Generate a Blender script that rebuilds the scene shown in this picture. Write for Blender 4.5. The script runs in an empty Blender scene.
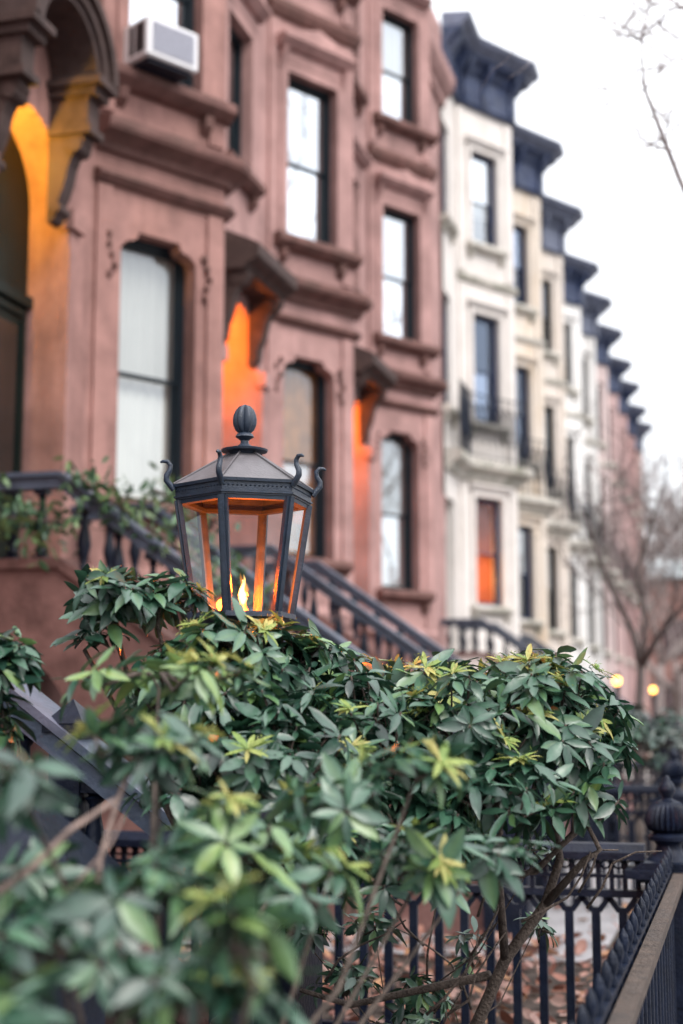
import bpy, bmesh, math, random
import numpy as np
from mathutils import Vector, Matrix
R = math.radians
SC = bpy.context.scene
COL = SC.collection
random.seed(7); rng = np.random.default_rng(11)

# ------------------------------------------------------------------ camera, sky, sun, exposure
FPX, W, H = 1423.0, 683, 1024
PITCH = math.atan(198 / FPX)
YAW = math.atan(403.5 * math.cos(PITCH) / FPX)
CAM = Vector((0, 0, 1.5))
fw = Vector((-math.sin(YAW) * math.cos(PITCH), math.cos(YAW) * math.cos(PITCH), math.sin(PITCH)))
rt = Vector((math.cos(YAW), math.sin(YAW), 0))
upv = rt.cross(fw)
cd = bpy.data.cameras.new('camera'); cam = bpy.data.objects.new('camera', cd); COL.objects.link(cam)
cam.matrix_world = Matrix.Translation(CAM) @ Matrix((rt, upv, -fw)).transposed().to_4x4()
cd.sensor_fit = 'VERTICAL'; cd.sensor_height = 36.0; cd.lens = FPX / H * 36.0
cd.clip_start = 0.05; cd.clip_end = 2000
cd.dof.use_dof = True; cd.dof.focus_distance = 4.42; cd.dof.aperture_fstop = 1.6
cd.dof.aperture_blades = 0
SC.camera = cam

wd = bpy.data.worlds.new('World'); SC.world = wd; wd.use_nodes = True
nt = wd.node_tree; nt.nodes.clear()
sky = nt.nodes.new('ShaderNodeTexSky'); sky.sky_type = 'NISHITA'; sky.sun_disc = False
sky.sun_elevation = R(48); sky.sun_rotation = R(125); sky.dust_density = 3.0; sky.air_density = 1.0
mx = nt.nodes.new('ShaderNodeMixRGB'); mx.inputs[0].default_value = 0.8
mx.inputs[2].default_value = (8.75, 8.8, 8.95, 1)
bg = nt.nodes.new('ShaderNodeBackground'); bg.inputs[1].default_value = 0.11
wo = nt.nodes.new('ShaderNodeOutputWorld')
nt.links.new(sky.outputs[0], mx.inputs[1]); tc = nt.nodes.new('ShaderNodeTexCoord'); sx = nt.nodes.new('ShaderNodeSeparateXYZ'); nt.links.new(tc.outputs['Generated'], sx.inputs[0])
mrw = nt.nodes.new('ShaderNodeMapRange'); mrw.inputs[1].default_value = 0; mrw.inputs[2].default_value = 1; mrw.inputs[3].default_value = .55; mrw.inputs[4].default_value = 1.65
nt.links.new(sx.outputs['Z'], mrw.inputs[0])
vm = nt.nodes.new('ShaderNodeVectorMath'); vm.operation = 'SCALE'; nt.links.new(mx.outputs[0], vm.inputs[0]); nt.links.new(mrw.outputs[0], vm.inputs['Scale'])
nt.links.new(vm.outputs[0], bg.inputs[0]); nt.links.new(bg.outputs[0], wo.inputs[0])
sl = bpy.data.lights.new('sun', 'SUN'); sl.energy = 1.0; sl.angle = R(25); sl.color = (1, .95, .9)
so = bpy.data.objects.new('sun', sl); COL.objects.link(so)
az, el = R(125), R(48)
sdir = Vector((math.sin(az) * math.cos(el), math.cos(az) * math.cos(el), math.sin(el)))
so.rotation_euler = sdir.to_track_quat('Z', 'Y').to_euler(); so.location = (30, -20, 40)
VS = SC.view_settings; SC.display_settings.display_device = 'sRGB'
VS.view_transform = 'Standard'; VS.look = 'None'; VS.gamma = 1; VS.exposure = 1.24; VS.use_curve_mapping = False
SC.cycles.max_bounces = 8; SC.cycles.transparent_max_bounces = 16
SC.cycles.sample_clamp_indirect = 6; SC.cycles.caustics_reflective = False; SC.cycles.caustics_refractive = False
SC.cycles.use_denoising = True

def at(px, py, z):
    """a point of the place seen at that pixel, z metres down the optical axis"""
    return CAM + rt * ((px - W / 2) / FPX * z) + upv * (-(py - H / 2) / FPX * z) + fw * z

# ------------------------------------------------------------------ materials
def nodes(m):
    m.use_nodes = True; t = m.node_tree
    return t, t.nodes['Principled BSDF'], t.nodes['Material Output']

def mat(name, col, rough=.7, spec=.5, metal=0, var=.18, scale=3.0, bump=0., bscale=40, col2=None, stain=None, stain_amt=.5, streak=False, coat=0):
    m = bpy.data.materials.new(name); t, p, out = nodes(m); N = t.nodes; L = t.links
    p.inputs['Roughness'].default_value = rough; p.inputs['Metallic'].default_value = metal
    p.inputs['Specular IOR Level'].default_value = spec
    p.inputs['Coat Weight'].default_value = coat
    g = N.new('ShaderNodeNewGeometry')
    n1 = N.new('ShaderNodeTexNoise'); n1.inputs['Scale'].default_value = scale; n1.inputs['Detail'].default_value = 7; n1.inputs['Roughness'].default_value = .62
    L.new(g.outputs['Position'], n1.inputs['Vector'])
    r = N.new('ShaderNodeValToRGB')
    c2 = col2 or tuple(c * (1 - 1.6 * var) for c in col)
    c1 = tuple(min(1, c * (1 + var)) for c in col)
    r.color_ramp.elements[0].position = .3; r.color_ramp.elements[1].position = .7
    r.color_ramp.elements[0].color = (*c2, 1); r.color_ramp.elements[1].color = (*c1, 1)
    L.new(n1.outputs[0], r.inputs[0]); last = r.outputs[0]
    if stain:
        mp = N.new('ShaderNodeMapping'); mp.inputs['Scale'].default_value = (2.2, 2.2, .35) if streak else (1, 1, 1)
        L.new(g.outputs['Position'], mp.inputs[0])
        n2 = N.new('ShaderNodeTexNoise'); n2.inputs['Scale'].default_value = 1.3; n2.inputs['Detail'].default_value = 9; n2.inputs['Roughness'].default_value = .7
        L.new(mp.outputs[0], n2.inputs['Vector'])
        r2 = N.new('ShaderNodeValToRGB'); r2.color_ramp.elements[0].position = .48; r2.color_ramp.elements[1].position = .68
        r2.color_ramp.elements[1].color = (stain_amt,) * 3 + (1,)
        L.new(n2.outputs[0], r2.inputs[0])
        mm = N.new('ShaderNodeMixRGB'); mm.inputs[2].default_value = (*stain, 1)
        L.new(r2.outputs[0], mm.inputs[0]); L.new(last, mm.inputs[1]); last = mm.outputs[0]
    L.new(last, p.inputs['Base Color'])
    n4 = N.new('ShaderNodeMapRange'); n4.inputs[3].default_value = max(.05, rough - .12); n4.inputs[4].default_value = min(1, rough + .12)
    L.new(n1.outputs[0], n4.inputs[0]); L.new(n4.outputs[0], p.inputs['Roughness'])
    if bump:
        n3 = N.new('ShaderNodeTexNoise'); n3.inputs['Scale'].default_value = bscale; n3.inputs['Detail'].default_value = 6
        L.new(g.outputs['Position'], n3.inputs['Vector'])
        b = N.new('ShaderNodeBump'); b.inputs['Strength'].default_value = bump; b.inputs['Distance'].default_value = .02
        L.new(n3.outputs[0], b.inputs['Height']); L.new(b.outputs[0], p.inputs['Normal'])
    return m

def glass(name, fac=.5, tint=(.85, .9, .95), rough=.02, gain=.4):
    m = bpy.data.materials.new(name); t, p, out = nodes(m); N = t.nodes; L = t.links; N.remove(p)
    gl = N.new('ShaderNodeBsdfGlossy'); gl.inputs['Roughness'].default_value = rough; gl.inputs[0].default_value = (*tint, 1)
    tr = N.new('ShaderNodeBsdfTransparent'); tr.inputs[0].default_value = (.9, .94, .95, 1)
    lw = N.new('ShaderNodeLayerWeight'); lw.inputs[0].default_value = .35
    mr = N.new('ShaderNodeMapRange'); mr.inputs[3].default_value = fac; mr.inputs[4].default_value = min(1, fac + gain)
    L.new(lw.outputs['Fresnel'], mr.inputs[0])
    nz = N.new('ShaderNodeTexNoise'); nz.inputs['Scale'].default_value = 1.5
    g = N.new('ShaderNodeNewGeometry'); L.new(g.outputs['Position'], nz.inputs['Vector'])
    b = N.new('ShaderNodeBump'); b.inputs['Strength'].default_value = .15; b.inputs['Distance'].default_value = .02
    L.new(nz.outputs[0], b.inputs['Height']); L.new(b.outputs[0], gl.inputs['Normal'])
    mxs = N.new('ShaderNodeMixShader'); L.new(mr.outputs[0], mxs.inputs[0]); L.new(tr.outputs[0], mxs.inputs[1]); L.new(gl.outputs[0], mxs.inputs[2])
    L.new(mxs.outputs[0], out.inputs[0]); return m

def emit(name, col, s):
    m = bpy.data.materials.new(name); t, p, out = nodes(m)
    p.inputs['Base Color'].default_value = (*col, 1)
    p.inputs['Emission Color'].default_value = (*col, 1); p.inputs['Emission Strength'].default_value = s; return m

def leafmat(name, cols, rough=.38, trans=.12, spec=.6, coat=0):
    m = bpy.data.materials.new(name); t, p, out = nodes(m); N = t.nodes; L = t.links
    a = N.new('ShaderNodeAttribute'); a.attribute_name = 'tint'
    r = N.new('ShaderNodeValToRGB'); els = r.color_ramp.elements
    els[0].color = (*cols[0], 1); els[1].color = (*cols[-1], 1)
    for i, c in enumerate(cols[1:-1]):
        e = els.new((i + 1) / (len(cols) - 1)); e.color = (*c, 1)
    L.new(a.outputs['Fac'], r.inputs[0])
    g = N.new('ShaderNodeNewGeometry'); n = N.new('ShaderNodeTexNoise'); n.inputs['Scale'].default_value = 45
    L.new(g.outputs['Position'], n.inputs['Vector'])
    hs = N.new('ShaderNodeHueSaturation'); mr = N.new('ShaderNodeMapRange'); mr.inputs[3].default_value = .7; mr.inputs[4].default_value = 1.3
    L.new(n.outputs[0], mr.inputs[0]); L.new(mr.outputs[0], hs.inputs['Value']); L.new(r.outputs[0], hs.inputs['Color'])
    L.new(hs.outputs[0], p.inputs['Base Color']); p.inputs['Roughness'].default_value = rough
    p.inputs['Specular IOR Level'].default_value = spec; p.inputs['Coat Weight'].default_value = coat; p.inputs['Coat Roughness'].default_value = .3
    b = N.new('ShaderNodeBump'); b.inputs['Strength'].default_value = .25; b.inputs['Distance'].default_value = .004
    L.new(n.outputs[0], b.inputs['Height']); L.new(b.outputs[0], p.inputs['Normal'])
    tl = N.new('ShaderNodeBsdfTranslucent'); L.new(hs.outputs[0], tl.inputs[0])
    ms = N.new('ShaderNodeMixShader'); ms.inputs[0].default_value = trans
    L.new(p.outputs[0], ms.inputs[1]); L.new(tl.outputs[0], ms.inputs[2]); L.new(ms.outputs[0], out.inputs[0]); return m

M = {}
M['brown'] = mat('brownstone', (.405, .246, .23), .85, .2, var=.26, scale=1.6, bump=.35, bscale=30, stain=(.27, .16, .15), stain_amt=.7, streak=True)  # same stone as the warm one, lens veil over farther houses mixed into its colour
M['brown_warm'] = mat('brownstone_warm', (.335, .187, .166), .85, .2, var=.24, scale=2.2, bump=.4, bscale=30, stain=(.17, .09, .08), stain_amt=.75, streak=True)
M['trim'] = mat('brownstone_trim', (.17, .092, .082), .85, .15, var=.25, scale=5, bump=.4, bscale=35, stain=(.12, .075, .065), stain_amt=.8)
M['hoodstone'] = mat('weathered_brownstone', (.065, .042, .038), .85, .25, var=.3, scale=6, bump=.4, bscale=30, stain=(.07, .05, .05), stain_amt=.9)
M['dark_frame'] = mat('window_paint_dark', (.007, .013, .019), .4, .3, var=.1)
M['navy_frame'] = mat('window_paint_navy', (.022, .036, .085), .4, .3, var=.15)
M['navy'] = mat('cornice_navy_paint', (.035, .05, .105), .5, .3, var=.3, scale=4, stain=(.16, .18, .24), stain_amt=.5)
M['slate_crown'] = mat('cornice_crown_slate', (.125, .14, .20), .5, .4, var=.25, scale=4)  # lighter than the cornice paint: light on the crown tops put into the colour
M['navy_grey'] = mat('cornice_slate_paint', (.10, .115, .17), .5, .5, var=.25, scale=4)
M['glass'] = glass('window_glass', .42)
M['glass_bright'] = glass('window_glass_sky', .68)
M['glass_dark'] = glass('window_glass_dim', .16)
M['glass_blue'] = glass('window_glass_blue', .20, (.62, .74, .96), .02, .3)
M['glass_clear'] = glass('window_glass_clear', .03, (.9, .9, .95), .02, .08)
M['lamp_glass'] = glass('lantern_glass', .012, (1, 1, 1), .06, .10)
M['blind'] = mat('white_blind', (.74, .71, .65), .85, .2, var=.05, scale=1.2)
M['curtain'] = mat('sheer_curtain', (.62, .62, .58), .9, .1, var=.12, scale=4)
M['room'] = mat('dim_room', (.035, .04, .05), .9, .1, var=.3)
M['drape'] = mat('ochre_drape', (.55, .22, .05), .9, .1, var=.2, scale=6, stain=(.03, .032, .04), stain_amt=1., streak=True)
M['red_room'] = mat('terracotta_room', (.34, .12, .05), .8, .1, var=.25)
M['iron'] = mat('black_iron_paint', (.005, .009, .022), .42, .2, var=.35, scale=14, bump=.25, bscale=90, stain=(.02, .025, .038), stain_amt=.6)
M['lamp_metal'] = mat('lantern_bronze', (.016, .026, .046), .36, .4, metal=.1, var=.3, scale=30, bump=.2, bscale=200, stain=(.05, .06, .08), stain_amt=.6)
M['lamp_roof'] = mat('lantern_roof_zinc', (.135, .125, .135), .5, .4, metal=.1, var=.2, scale=14, bump=.15, bscale=120, stain=(.09, .085, .09), stain_amt=.7)
M['rail'] = mat('stoop_rail_paint', (.006, .010, .022), .4, .25, var=.3, scale=8, bump=.2, bscale=60)
M['rail_top'] = mat('handrail_paint', (.07, .09, .13), .4, .4, var=.25, scale=8, bump=.2, bscale=60, stain=(.03, .035, .06), stain_amt=.5)  # the dark rail paint with its bluish sky highlight put into the colour
M['rust'] = mat('rusted_rail', (.075, .055, .045), .75, .3, var=.35, scale=18, bump=.6, bscale=80, stain=(.05, .045, .045), stain_amt=.8)
M['green_door'] = mat('dark_green_door', (.006, .012, .010), .45, .2, var=.15)
M['ac'] = mat('ac_casing', (.72, .72, .74), .45, .5, var=.04)
M['ac_grille'] = mat('ac_grille', (.42, .43, .50), .6, .4, var=.15, scale=60)
M['black'] = mat('black_louver', (.015, .016, .02), .6, .4, var=.2)
M['bark'] = mat('bark', (.13, .105, .095), .9, .2, var=.35, scale=20, bump=.8, bscale=60)
M['bark_mid'] = mat('greyish_bark', (.12, .10, .095), .9, .2, var=.3, scale=20, bump=.7, bscale=50)
M['bark_grey'] = mat('grey_bark', (.36, .32, .315), .9, .2, var=.2, scale=20, bump=.6, bscale=50)
M['bark_pale'] = mat('pale_bark', (.27, .225, .215), .9, .2, var=.25, scale=20, bump=.6, bscale=50)
M['twig'] = mat('shrub_twig', (.10, .078, .066), .85, .25, var=.35, scale=40, bump=.6, bscale=120)
M['twig_pale'] = mat('pale_shrub_twig', (.26, .19, .165), .85, .25, var=.35, scale=40, bump=.6, bscale=120)
M['ground'] = mat('garden_soil', (.05, .04, .035), .95, .2, var=.4, scale=8, bump=.8, bscale=25, stain=(.07, .05, .04), stain_amt=.7)
M['paving'] = mat('grey_paving', (.27, .265, .275), .8, .3, var=.15, scale=3, bump=.3, bscale=40)
M['asphalt'] = mat('asphalt', (.05, .05, .052), .85, .3, var=.2, scale=6, bump=.4, bscale=90)
M['brick'] = mat('far_brick', (.27, .15, .13), .9, .2, var=.25, scale=2)
M['white_trim'] = mat('white_parapet', (.62, .68, .70), .7, .2, var=.05)
M['leaf'] = leafmat('shrub_leaf', [(.003, .018, .012), (.010, .046, .028), (.044, .115, .068), (.12, .21, .06), (.34, .34, .07)], .38, .1, .8, 0)
M['bud'] = leafmat('flower_bud', [(.12, .22, .05), (.22, .30, .07), (.34, .38, .11), (.40, .36, .12)], .6, .25)
M['garland'] = leafmat('garland_leaf', [(.02, .06, .035), (.05, .12, .05), (.12, .18, .06)], .5)
M['dead'] = leafmat('fallen_leaf', [(.13, .04, .03), (.22, .09, .06), (.30, .19, .16), (.15, .07, .06), (.30, .15, .07)], .7, .1)
M['pot'] = mat('terracotta_pot', (.3, .13, .08), .8, .3)
def gasmat(name, col, st):
    m = bpy.data.materials.new(name); t, p, out = nodes(m); N = t.nodes; L = t.links; N.remove(p)
    e = N.new('ShaderNodeEmission'); e.inputs[0].default_value = (*col, 1); e.inputs[1].default_value = st; L.new(e.outputs[0], out.inputs['Volume']); return m
M['flame'] = gasmat('gas_flame', (1.0, .30, .02), 60); M['flame_core'] = gasmat('gas_flame_core', (1.0, .55, .14), 320)
M['brass'] = mat('burner_brass', (.45, .28, .1), .4, .5, metal=.8, var=.2)
M['globe'] = emit('lit_globe', (1.0, .42, .08), 4.5)
M['bulb'] = emit('lit_bulb', (1.0, .6, .2), 4)
M['shop'] = emit('lit_shop_window', (1.0, .5, .14), 1.1)

# ------------------------------------------------------------------ mesh helpers
class Fr:
    """plan frame: origin (s,t), direction angle a from the row; local (u, d outward, z) -> house xyz"""
    def __init__(self, s, t, a=0.): self.s, self.t, self.c, self.k = s, t, math.cos(a), math.sin(a)
    def p(self, u, d, z): return (self.t + u * self.k + d * self.c, self.s + u * self.c - d * self.k, z)
F0 = Fr(0, 0, 0)

class MB:
    def __init__(self): self.v, self.f = [], []
    def add(self, vs, fs):
        n = len(self.v); self.v += [tuple(v) for v in vs]; self.f += [tuple(i + n for i in f) for f in fs]; return self
    def box(self, F, u0, u1, d0, d1, z0, z1):
        P = [F.p(u, d, z) for z in (z0, z1) for d in (d0, d1) for u in (u0, u1)]
        return self.add(P, [(0, 1, 3, 2), (4, 6, 7, 5), (0, 4, 5, 1), (2, 3, 7, 6), (0, 2, 6, 4), (1, 5, 7, 3)])
    def quad(self, a, b, c, d): return self.add([a, b, c, d], [(0, 1, 2, 3)])
    def prism(self, F, poly, d0, d1):
        n = len(poly); P = [F.p(u, d0, z) for u, z in poly] + [F.p(u, d1, z) for u, z in poly]
        return self.add(P, [tuple(range(n)), tuple(range(2 * n - 1, n - 1, -1))] + [(i, (i + 1) % n, n + (i + 1) % n, n + i) for i in range(n)])
    def sprism(self, F, poly, u0, u1):
        """polygon in (d, z), extruded along u"""
        n = len(poly); P = [F.p(u0, d, z) for d, z in poly] + [F.p(u1, d, z) for d, z in poly]
        return self.add(P, [tuple(range(n)), tuple(range(2 * n - 1, n - 1, -1))] + [(i, (i + 1) % n, n + (i + 1) % n, n + i) for i in range(n)])
    def bar(self, a, b, w, h, up=(0, 0, 1), taper=1.):
        a, b = Vector(a), Vector(b); d = (b - a).normalized(); x = d.cross(Vector(up))
        if x.length < 1e-4: x = d.cross(Vector((0, 1, 0)))
        x.normalize(); y = x.cross(d)
        P = []
        for q, s in ((a, 1), (b, taper)):
            for i, j in ((-1, -1), (1, -1), (1, 1), (-1, 1)): P.append(q + x * (i * w * s / 2) + y * (j * h * s / 2))
        return self.add(P, [(0, 3, 2, 1), (4, 5, 6, 7), (0, 1, 5, 4), (1, 2, 6, 5), (2, 3, 7, 6), (3, 0, 4, 7)])
    def tube(self, pts, rad, n=6):
        pts = [Vector(p) for p in pts]; k = len(pts); vs = []; ref = None
        if not hasattr(rad, '__len__'): rad = [rad] * k
        for i, p in enumerate(pts):
            d = (pts[min(i + 1, k - 1)] - pts[max(i - 1, 0)]).normalized()
            if ref is None: ref = d.orthogonal().normalized()
            ref = (ref - d * ref.dot(d))
            ref = ref.normalized() if ref.length > 1e-5 else d.orthogonal().normalized()
            b = d.cross(ref)
            for j in range(n):
                a = 2 * math.pi * j / n; vs.append(p + (ref * math.cos(a) + b * math.sin(a)) * rad[i])
        fs = [(i * n + j, i * n + (j + 1) % n, (i + 1) * n + (j + 1) % n, (i + 1) * n + j) for i in range(k - 1) for j in range(n)]
        fs += [tuple(range(n - 1, -1, -1)), tuple(range((k - 1) * n, k * n))]
        return self.add(vs, fs)
    def lathe(self, prof, c=(0, 0, 0), n=16, flute=0., nf=0, rot=0.):
        vs = []
        for r, z in prof:
            for j in range(n):
                a = 2 * math.pi * j / n + rot; rr = r * (1 + flute * abs(math.cos(nf * a / 2)) - flute) if flute else r
                vs.append((c[0] + rr * math.cos(a), c[1] + rr * math.sin(a), c[2] + z))
        k = len(prof)
        fs = [(i * n + j, i * n + (j + 1) % n, (i + 1) * n + (j + 1) % n, (i + 1) * n + j) for i in range(k - 1) for j in range(n)]
        fs += [tuple(range(n - 1, -1, -1)), tuple(range((k - 1) * n, k * n))]
        return self.add(vs, fs)
    def sweep(self, path, prof):
        """profile (out, z) swept along a plan path of (s, t), mitred"""
        k = len(path); n = len(prof); vs = []
        nr = []
        for i in range(k - 1):
            ds, dt = path[i + 1][0] - path[i][0], path[i + 1][1] - path[i][1]; l = math.hypot(ds, dt); nr.append((-dt / l, ds / l))
        for i in range(k):
            a = nr[max(i - 1, 0)]; b = nr[min(i, k - 2)]; q = 1 + a[0] * b[0] + a[1] * b[1]
            m = ((a[0] + b[0]) / q, (a[1] + b[1]) / q)
            for o, z in prof: vs.append((path[i][1] + o * m[1], path[i][0] + o * m[0], z))
        fs = [(i * n + j, i * n + (j + 1) % n, (i + 1) * n + (j + 1) % n, (i + 1) * n + j) for i in range(k - 1) for j in range(n)]
        fs += [tuple(range(n)), tuple(range(k * n - 1, (k - 1) * n - 1, -1))]
        return self.add(vs, fs)
    def build(self, name, m, parent=None, smooth=None, loc=None):
        me = bpy.data.meshes.new(name); me.from_pydata(self.v, [], self.f)
        bm = bmesh.new(); bm.from_mesh(me); bmesh.ops.recalc_face_normals(bm, faces=bm.faces); bm.to_mesh(me); bm.free()
        if smooth is not None: me.shade_smooth() if smooth > 179 else (me.shade_smooth(), me.set_sharp_from_angle(angle=R(smooth)))
        return link(name, me, m, parent, loc)

def link(name, me, m, parent=None, loc=None):
    if m is not None and not me.materials: me.materials.append(m)
    o = bpy.data.objects.new(name, me); COL.objects.link(o)
    if parent is not None: o.parent = parent
    if loc is not None: o.location = loc
    return o

def tag(o, label=None, cat=None, group=None, kind=None):
    if label: o['label'] = label
    if cat: o['category'] = cat
    if group: o['group'] = group
    if kind: o['kind'] = kind
    return o

def empty(name, loc, label, cat, group=None, rz=0):
    o = bpy.data.objects.new(name, None); COL.objects.link(o); o.location = loc; o.rotation_euler.z = rz
    o.empty_display_size = .2
    return tag(o, label, cat, group)

def copy_tree(o, parent=None):
    c = o.copy(); COL.objects.link(c)
    if parent is not None: c.parent = parent
    for ch in list(o.children): copy_tree(ch, c)
    return c

# ------------------------------------------------------------------ ground
def sheet(name, x0, x1, y0, y1, z, m):
    o = MB().quad((x0, y0, z), (x1, y0, z), (x1, y1, z), (x0, y1, z)).build(name, m); return tag(o, kind='structure')
sheet('ground', -400, 400, -60, 900, -.02, M['asphalt'])
sheet('garden_soil', -6.5, -.2, -3, 90, -.008, M['ground'])
sheet('garden_path', -6.4, -.9, 8.9, 14.8, .0, M['paving'])
sheet('sidewalk', -.2, 4.0, -8, 90, -.004, M['paving'])

# ------------------------------------------------------------------ houses
XW = -5.8        # plane of the house walls (row runs along +Y)

def wall_face(mb, F, u0, u1, z0, z1, ops):
    us = sorted({u0, u1, *[o[0] for o in ops], *[o[1] for o in ops]}); zs = sorted({z0, z1, *[o[2] for o in ops], *[o[3] for o in ops]})
    for i in range(len(us) - 1):
        for j in range(len(zs) - 1):
            uc, zc = (us[i] + us[i + 1]) / 2, (zs[j] + zs[j + 1]) / 2
            if any(o[0] < uc < o[1] and o[2] < zc < o[3] for o in ops): continue
            mb.quad(F.p(us[i], 0, zs[j]), F.p(us[i + 1], 0, zs[j]), F.p(us[i + 1], 0, zs[j + 1]), F.p(us[i], 0, zs[j + 1]))
    for a, b, c, d, dep in ops:
        for (p, q) in (((a, c), (a, d)), ((b, d), (b, c)), ((a, d), (b, d)), ((b, c), (a, c))):
            mb.quad(F.p(p[0], 0, p[1]), F.p(q[0], 0, q[1]), F.p(q[0], -dep, q[1]), F.p(p[0], -dep, p[1]))

def shoulders(mb, F, u0, u1, z1, dep, w=.2, h=.19):
    for s, a in ((1, u0), (-1, u1)):
        mb.prism(F, [(a, z1), (a + s * w, z1), (a + s * w, z1 - .05), (a + s * (w - .05), z1 - .09), (a + s * (w - .11), z1 - .10), (a + s * .04, z1 - .135), (a, z1 - h)], 0, -dep)

def arch_fill(mb, F, u0, u1, z1, dep, n=10):
    c = (u0 + u1) / 2; r = (u1 - u0) / 2
    for s, a in ((1, u0), (-1, u1)):
        arc = [(c - s * r * math.cos(t), z1 - r + r * math.sin(t)) for t in [i / n * math.pi / 2 for i in range(n + 1)]]
        for i in range(n):
            p, q = arc[i], arc[i + 1]
            mb.prism(F, [p, q, (q[0], z1), (p[0], z1)] if abs(p[1] - z1) > 1e-6 else [p, q, (q[0], z1)], 0, -dep) if i < n - 1 else mb.prism(F, [p, q, (p[0], z1)], 0, -dep)

def window(house, F, u0, u1, z0, z1, fm, gm, back=None, lower=None, dep=.11):
    """sash window: frame mesh, sub-parts sash, pane, blind"""
    w = MB(); t = .06; da, db = -dep + .02, -dep - .06
    w.box(F, u0, u0 + t, db, da, z0, z1); w.box(F, u1 - t, u1, db, da, z0, z1)
    w.box(F, u0 + t, u1 - t, db, da, z1 - t * 1.2, z1); w.box(F, u0 + t, u1 - t, db, da, z0, z0 + t)
    wo_ = w.build('window', fm, house)
    zm = (z0 + z1) / 2 - .04; s = MB(); q = .035
    for (a, b, off) in ((zm - .02, z1 - t * 1.2, -.02), (z0 + t, zm + .03, -.045)):
        A, B = u0 + t, u1 - t; d1 = -dep + off + .005; d0 = d1 - .03
        s.box(F, A, A + q, d0, d1, a, b); s.box(F, B - q, B, d0, d1, a, b)
        s.box(F, A + q, B - q, d0, d1, a, a + q); s.box(F, A + q, B - q, d0, d1, b - q, b)
    s.build('sash', fm, wo_)
    for (a, b, off) in ((zm + .02, z1 - .13, -.03), (z0 + .115, zm - .012, -.055)):
        d = -dep + off; A, B = u0 + t + q - .004, u1 - t - q + .004
        MB().quad(F.p(A, d, a), F.p(B, d, a), F.p(B, d, b), F.p(A, d, b)).build('pane', gm, wo_)
    if back is not None:
        d = -dep - .13; zb = z0 if lower is None else z0 + (z1 - z0) * lower
        n = 14; bl = MB(); vs = []
        for i in range(n + 1):
            u = u0 - .02 + (u1 - u0 + .04) * i / n; dd = d - .02 * (i % 2)
            vs += [F.p(u, dd, zb), F.p(u, dd, z1)]
        bl.add(vs, [(2 * i, 2 * i + 2, 2 * i + 3, 2 * i + 1) for i in range(n)])
        bl.build('blind', back, wo_)
    return wo_

def room(house, F, u0, u1, z0, z1, m, d0=-.36, d1=-1.1):
    b = MB(); P = lambda u, d, z: F.p(u, d, z); e = .1
    a0, a1, c0, c1 = u0 - e, u1 + e, z0 - e, z1 + e
    b.quad(P(a0, d1, c0), P(a1, d1, c0), P(a1, d1, c1), P(a0, d1, c1))
    b.quad(P(a0, d0, c0), P(a0, d1, c0), P(a0, d1, c1), P(a0, d0, c1)); b.quad(P(a1, d0, c0), P(a1, d1, c0), P(a1, d1, c1), P(a1, d0, c1))
    b.quad(P(a0, d0, c1), P(a1, d0, c1), P(a1, d1, c1), P(a0, d1, c1)); b.quad(P(a0, d0, c0), P(a1, d0, c0), P(a1, d1, c0), P(a0, d1, c0))
    b.build('room', m, house)

def body(mb, path, s0, s1, z1, depth=9):
    """roof, back and party walls closing the house behind its front"""
    n = len(path); mb.add([(t, s, z1) for s, t in path] + [(-depth, s1, z1), (-depth, s0, z1)], [tuple(range(n + 2))])
    mb.quad((-depth, s0, 0), (-depth, s1, 0), (-depth, s1, z1), (-depth, s0, z1))
    mb.quad((0, s0, 0), (-depth, s0, 0), (-depth, s0, z1), (0, s0, z1)); mb.quad((0, s1, 0), (-depth, s1, 0), (-depth, s1, z1), (0, s1, z1))

BAL = None
def baluster_mesh():
    global BAL
    if BAL is None:
        m = MB(); m.box(F0, -.055, .055, -.055, .055, 0, .07); m.lathe([(.03, .07), (.045, .10), (.024, .14), (.036, .2), (.055, .28), (.044, .36), (.022, .46), (.022, .5), (.038, .52), (.024, .53), (.035, .54)], n=12)
        m.box(F0, -.05, .05, -.05, .05, .54, .585)
        o = m.build('baluster', M['rail'], smooth=40); BAL = o.data; bpy.data.objects.remove(o)
    return BAL

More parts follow.
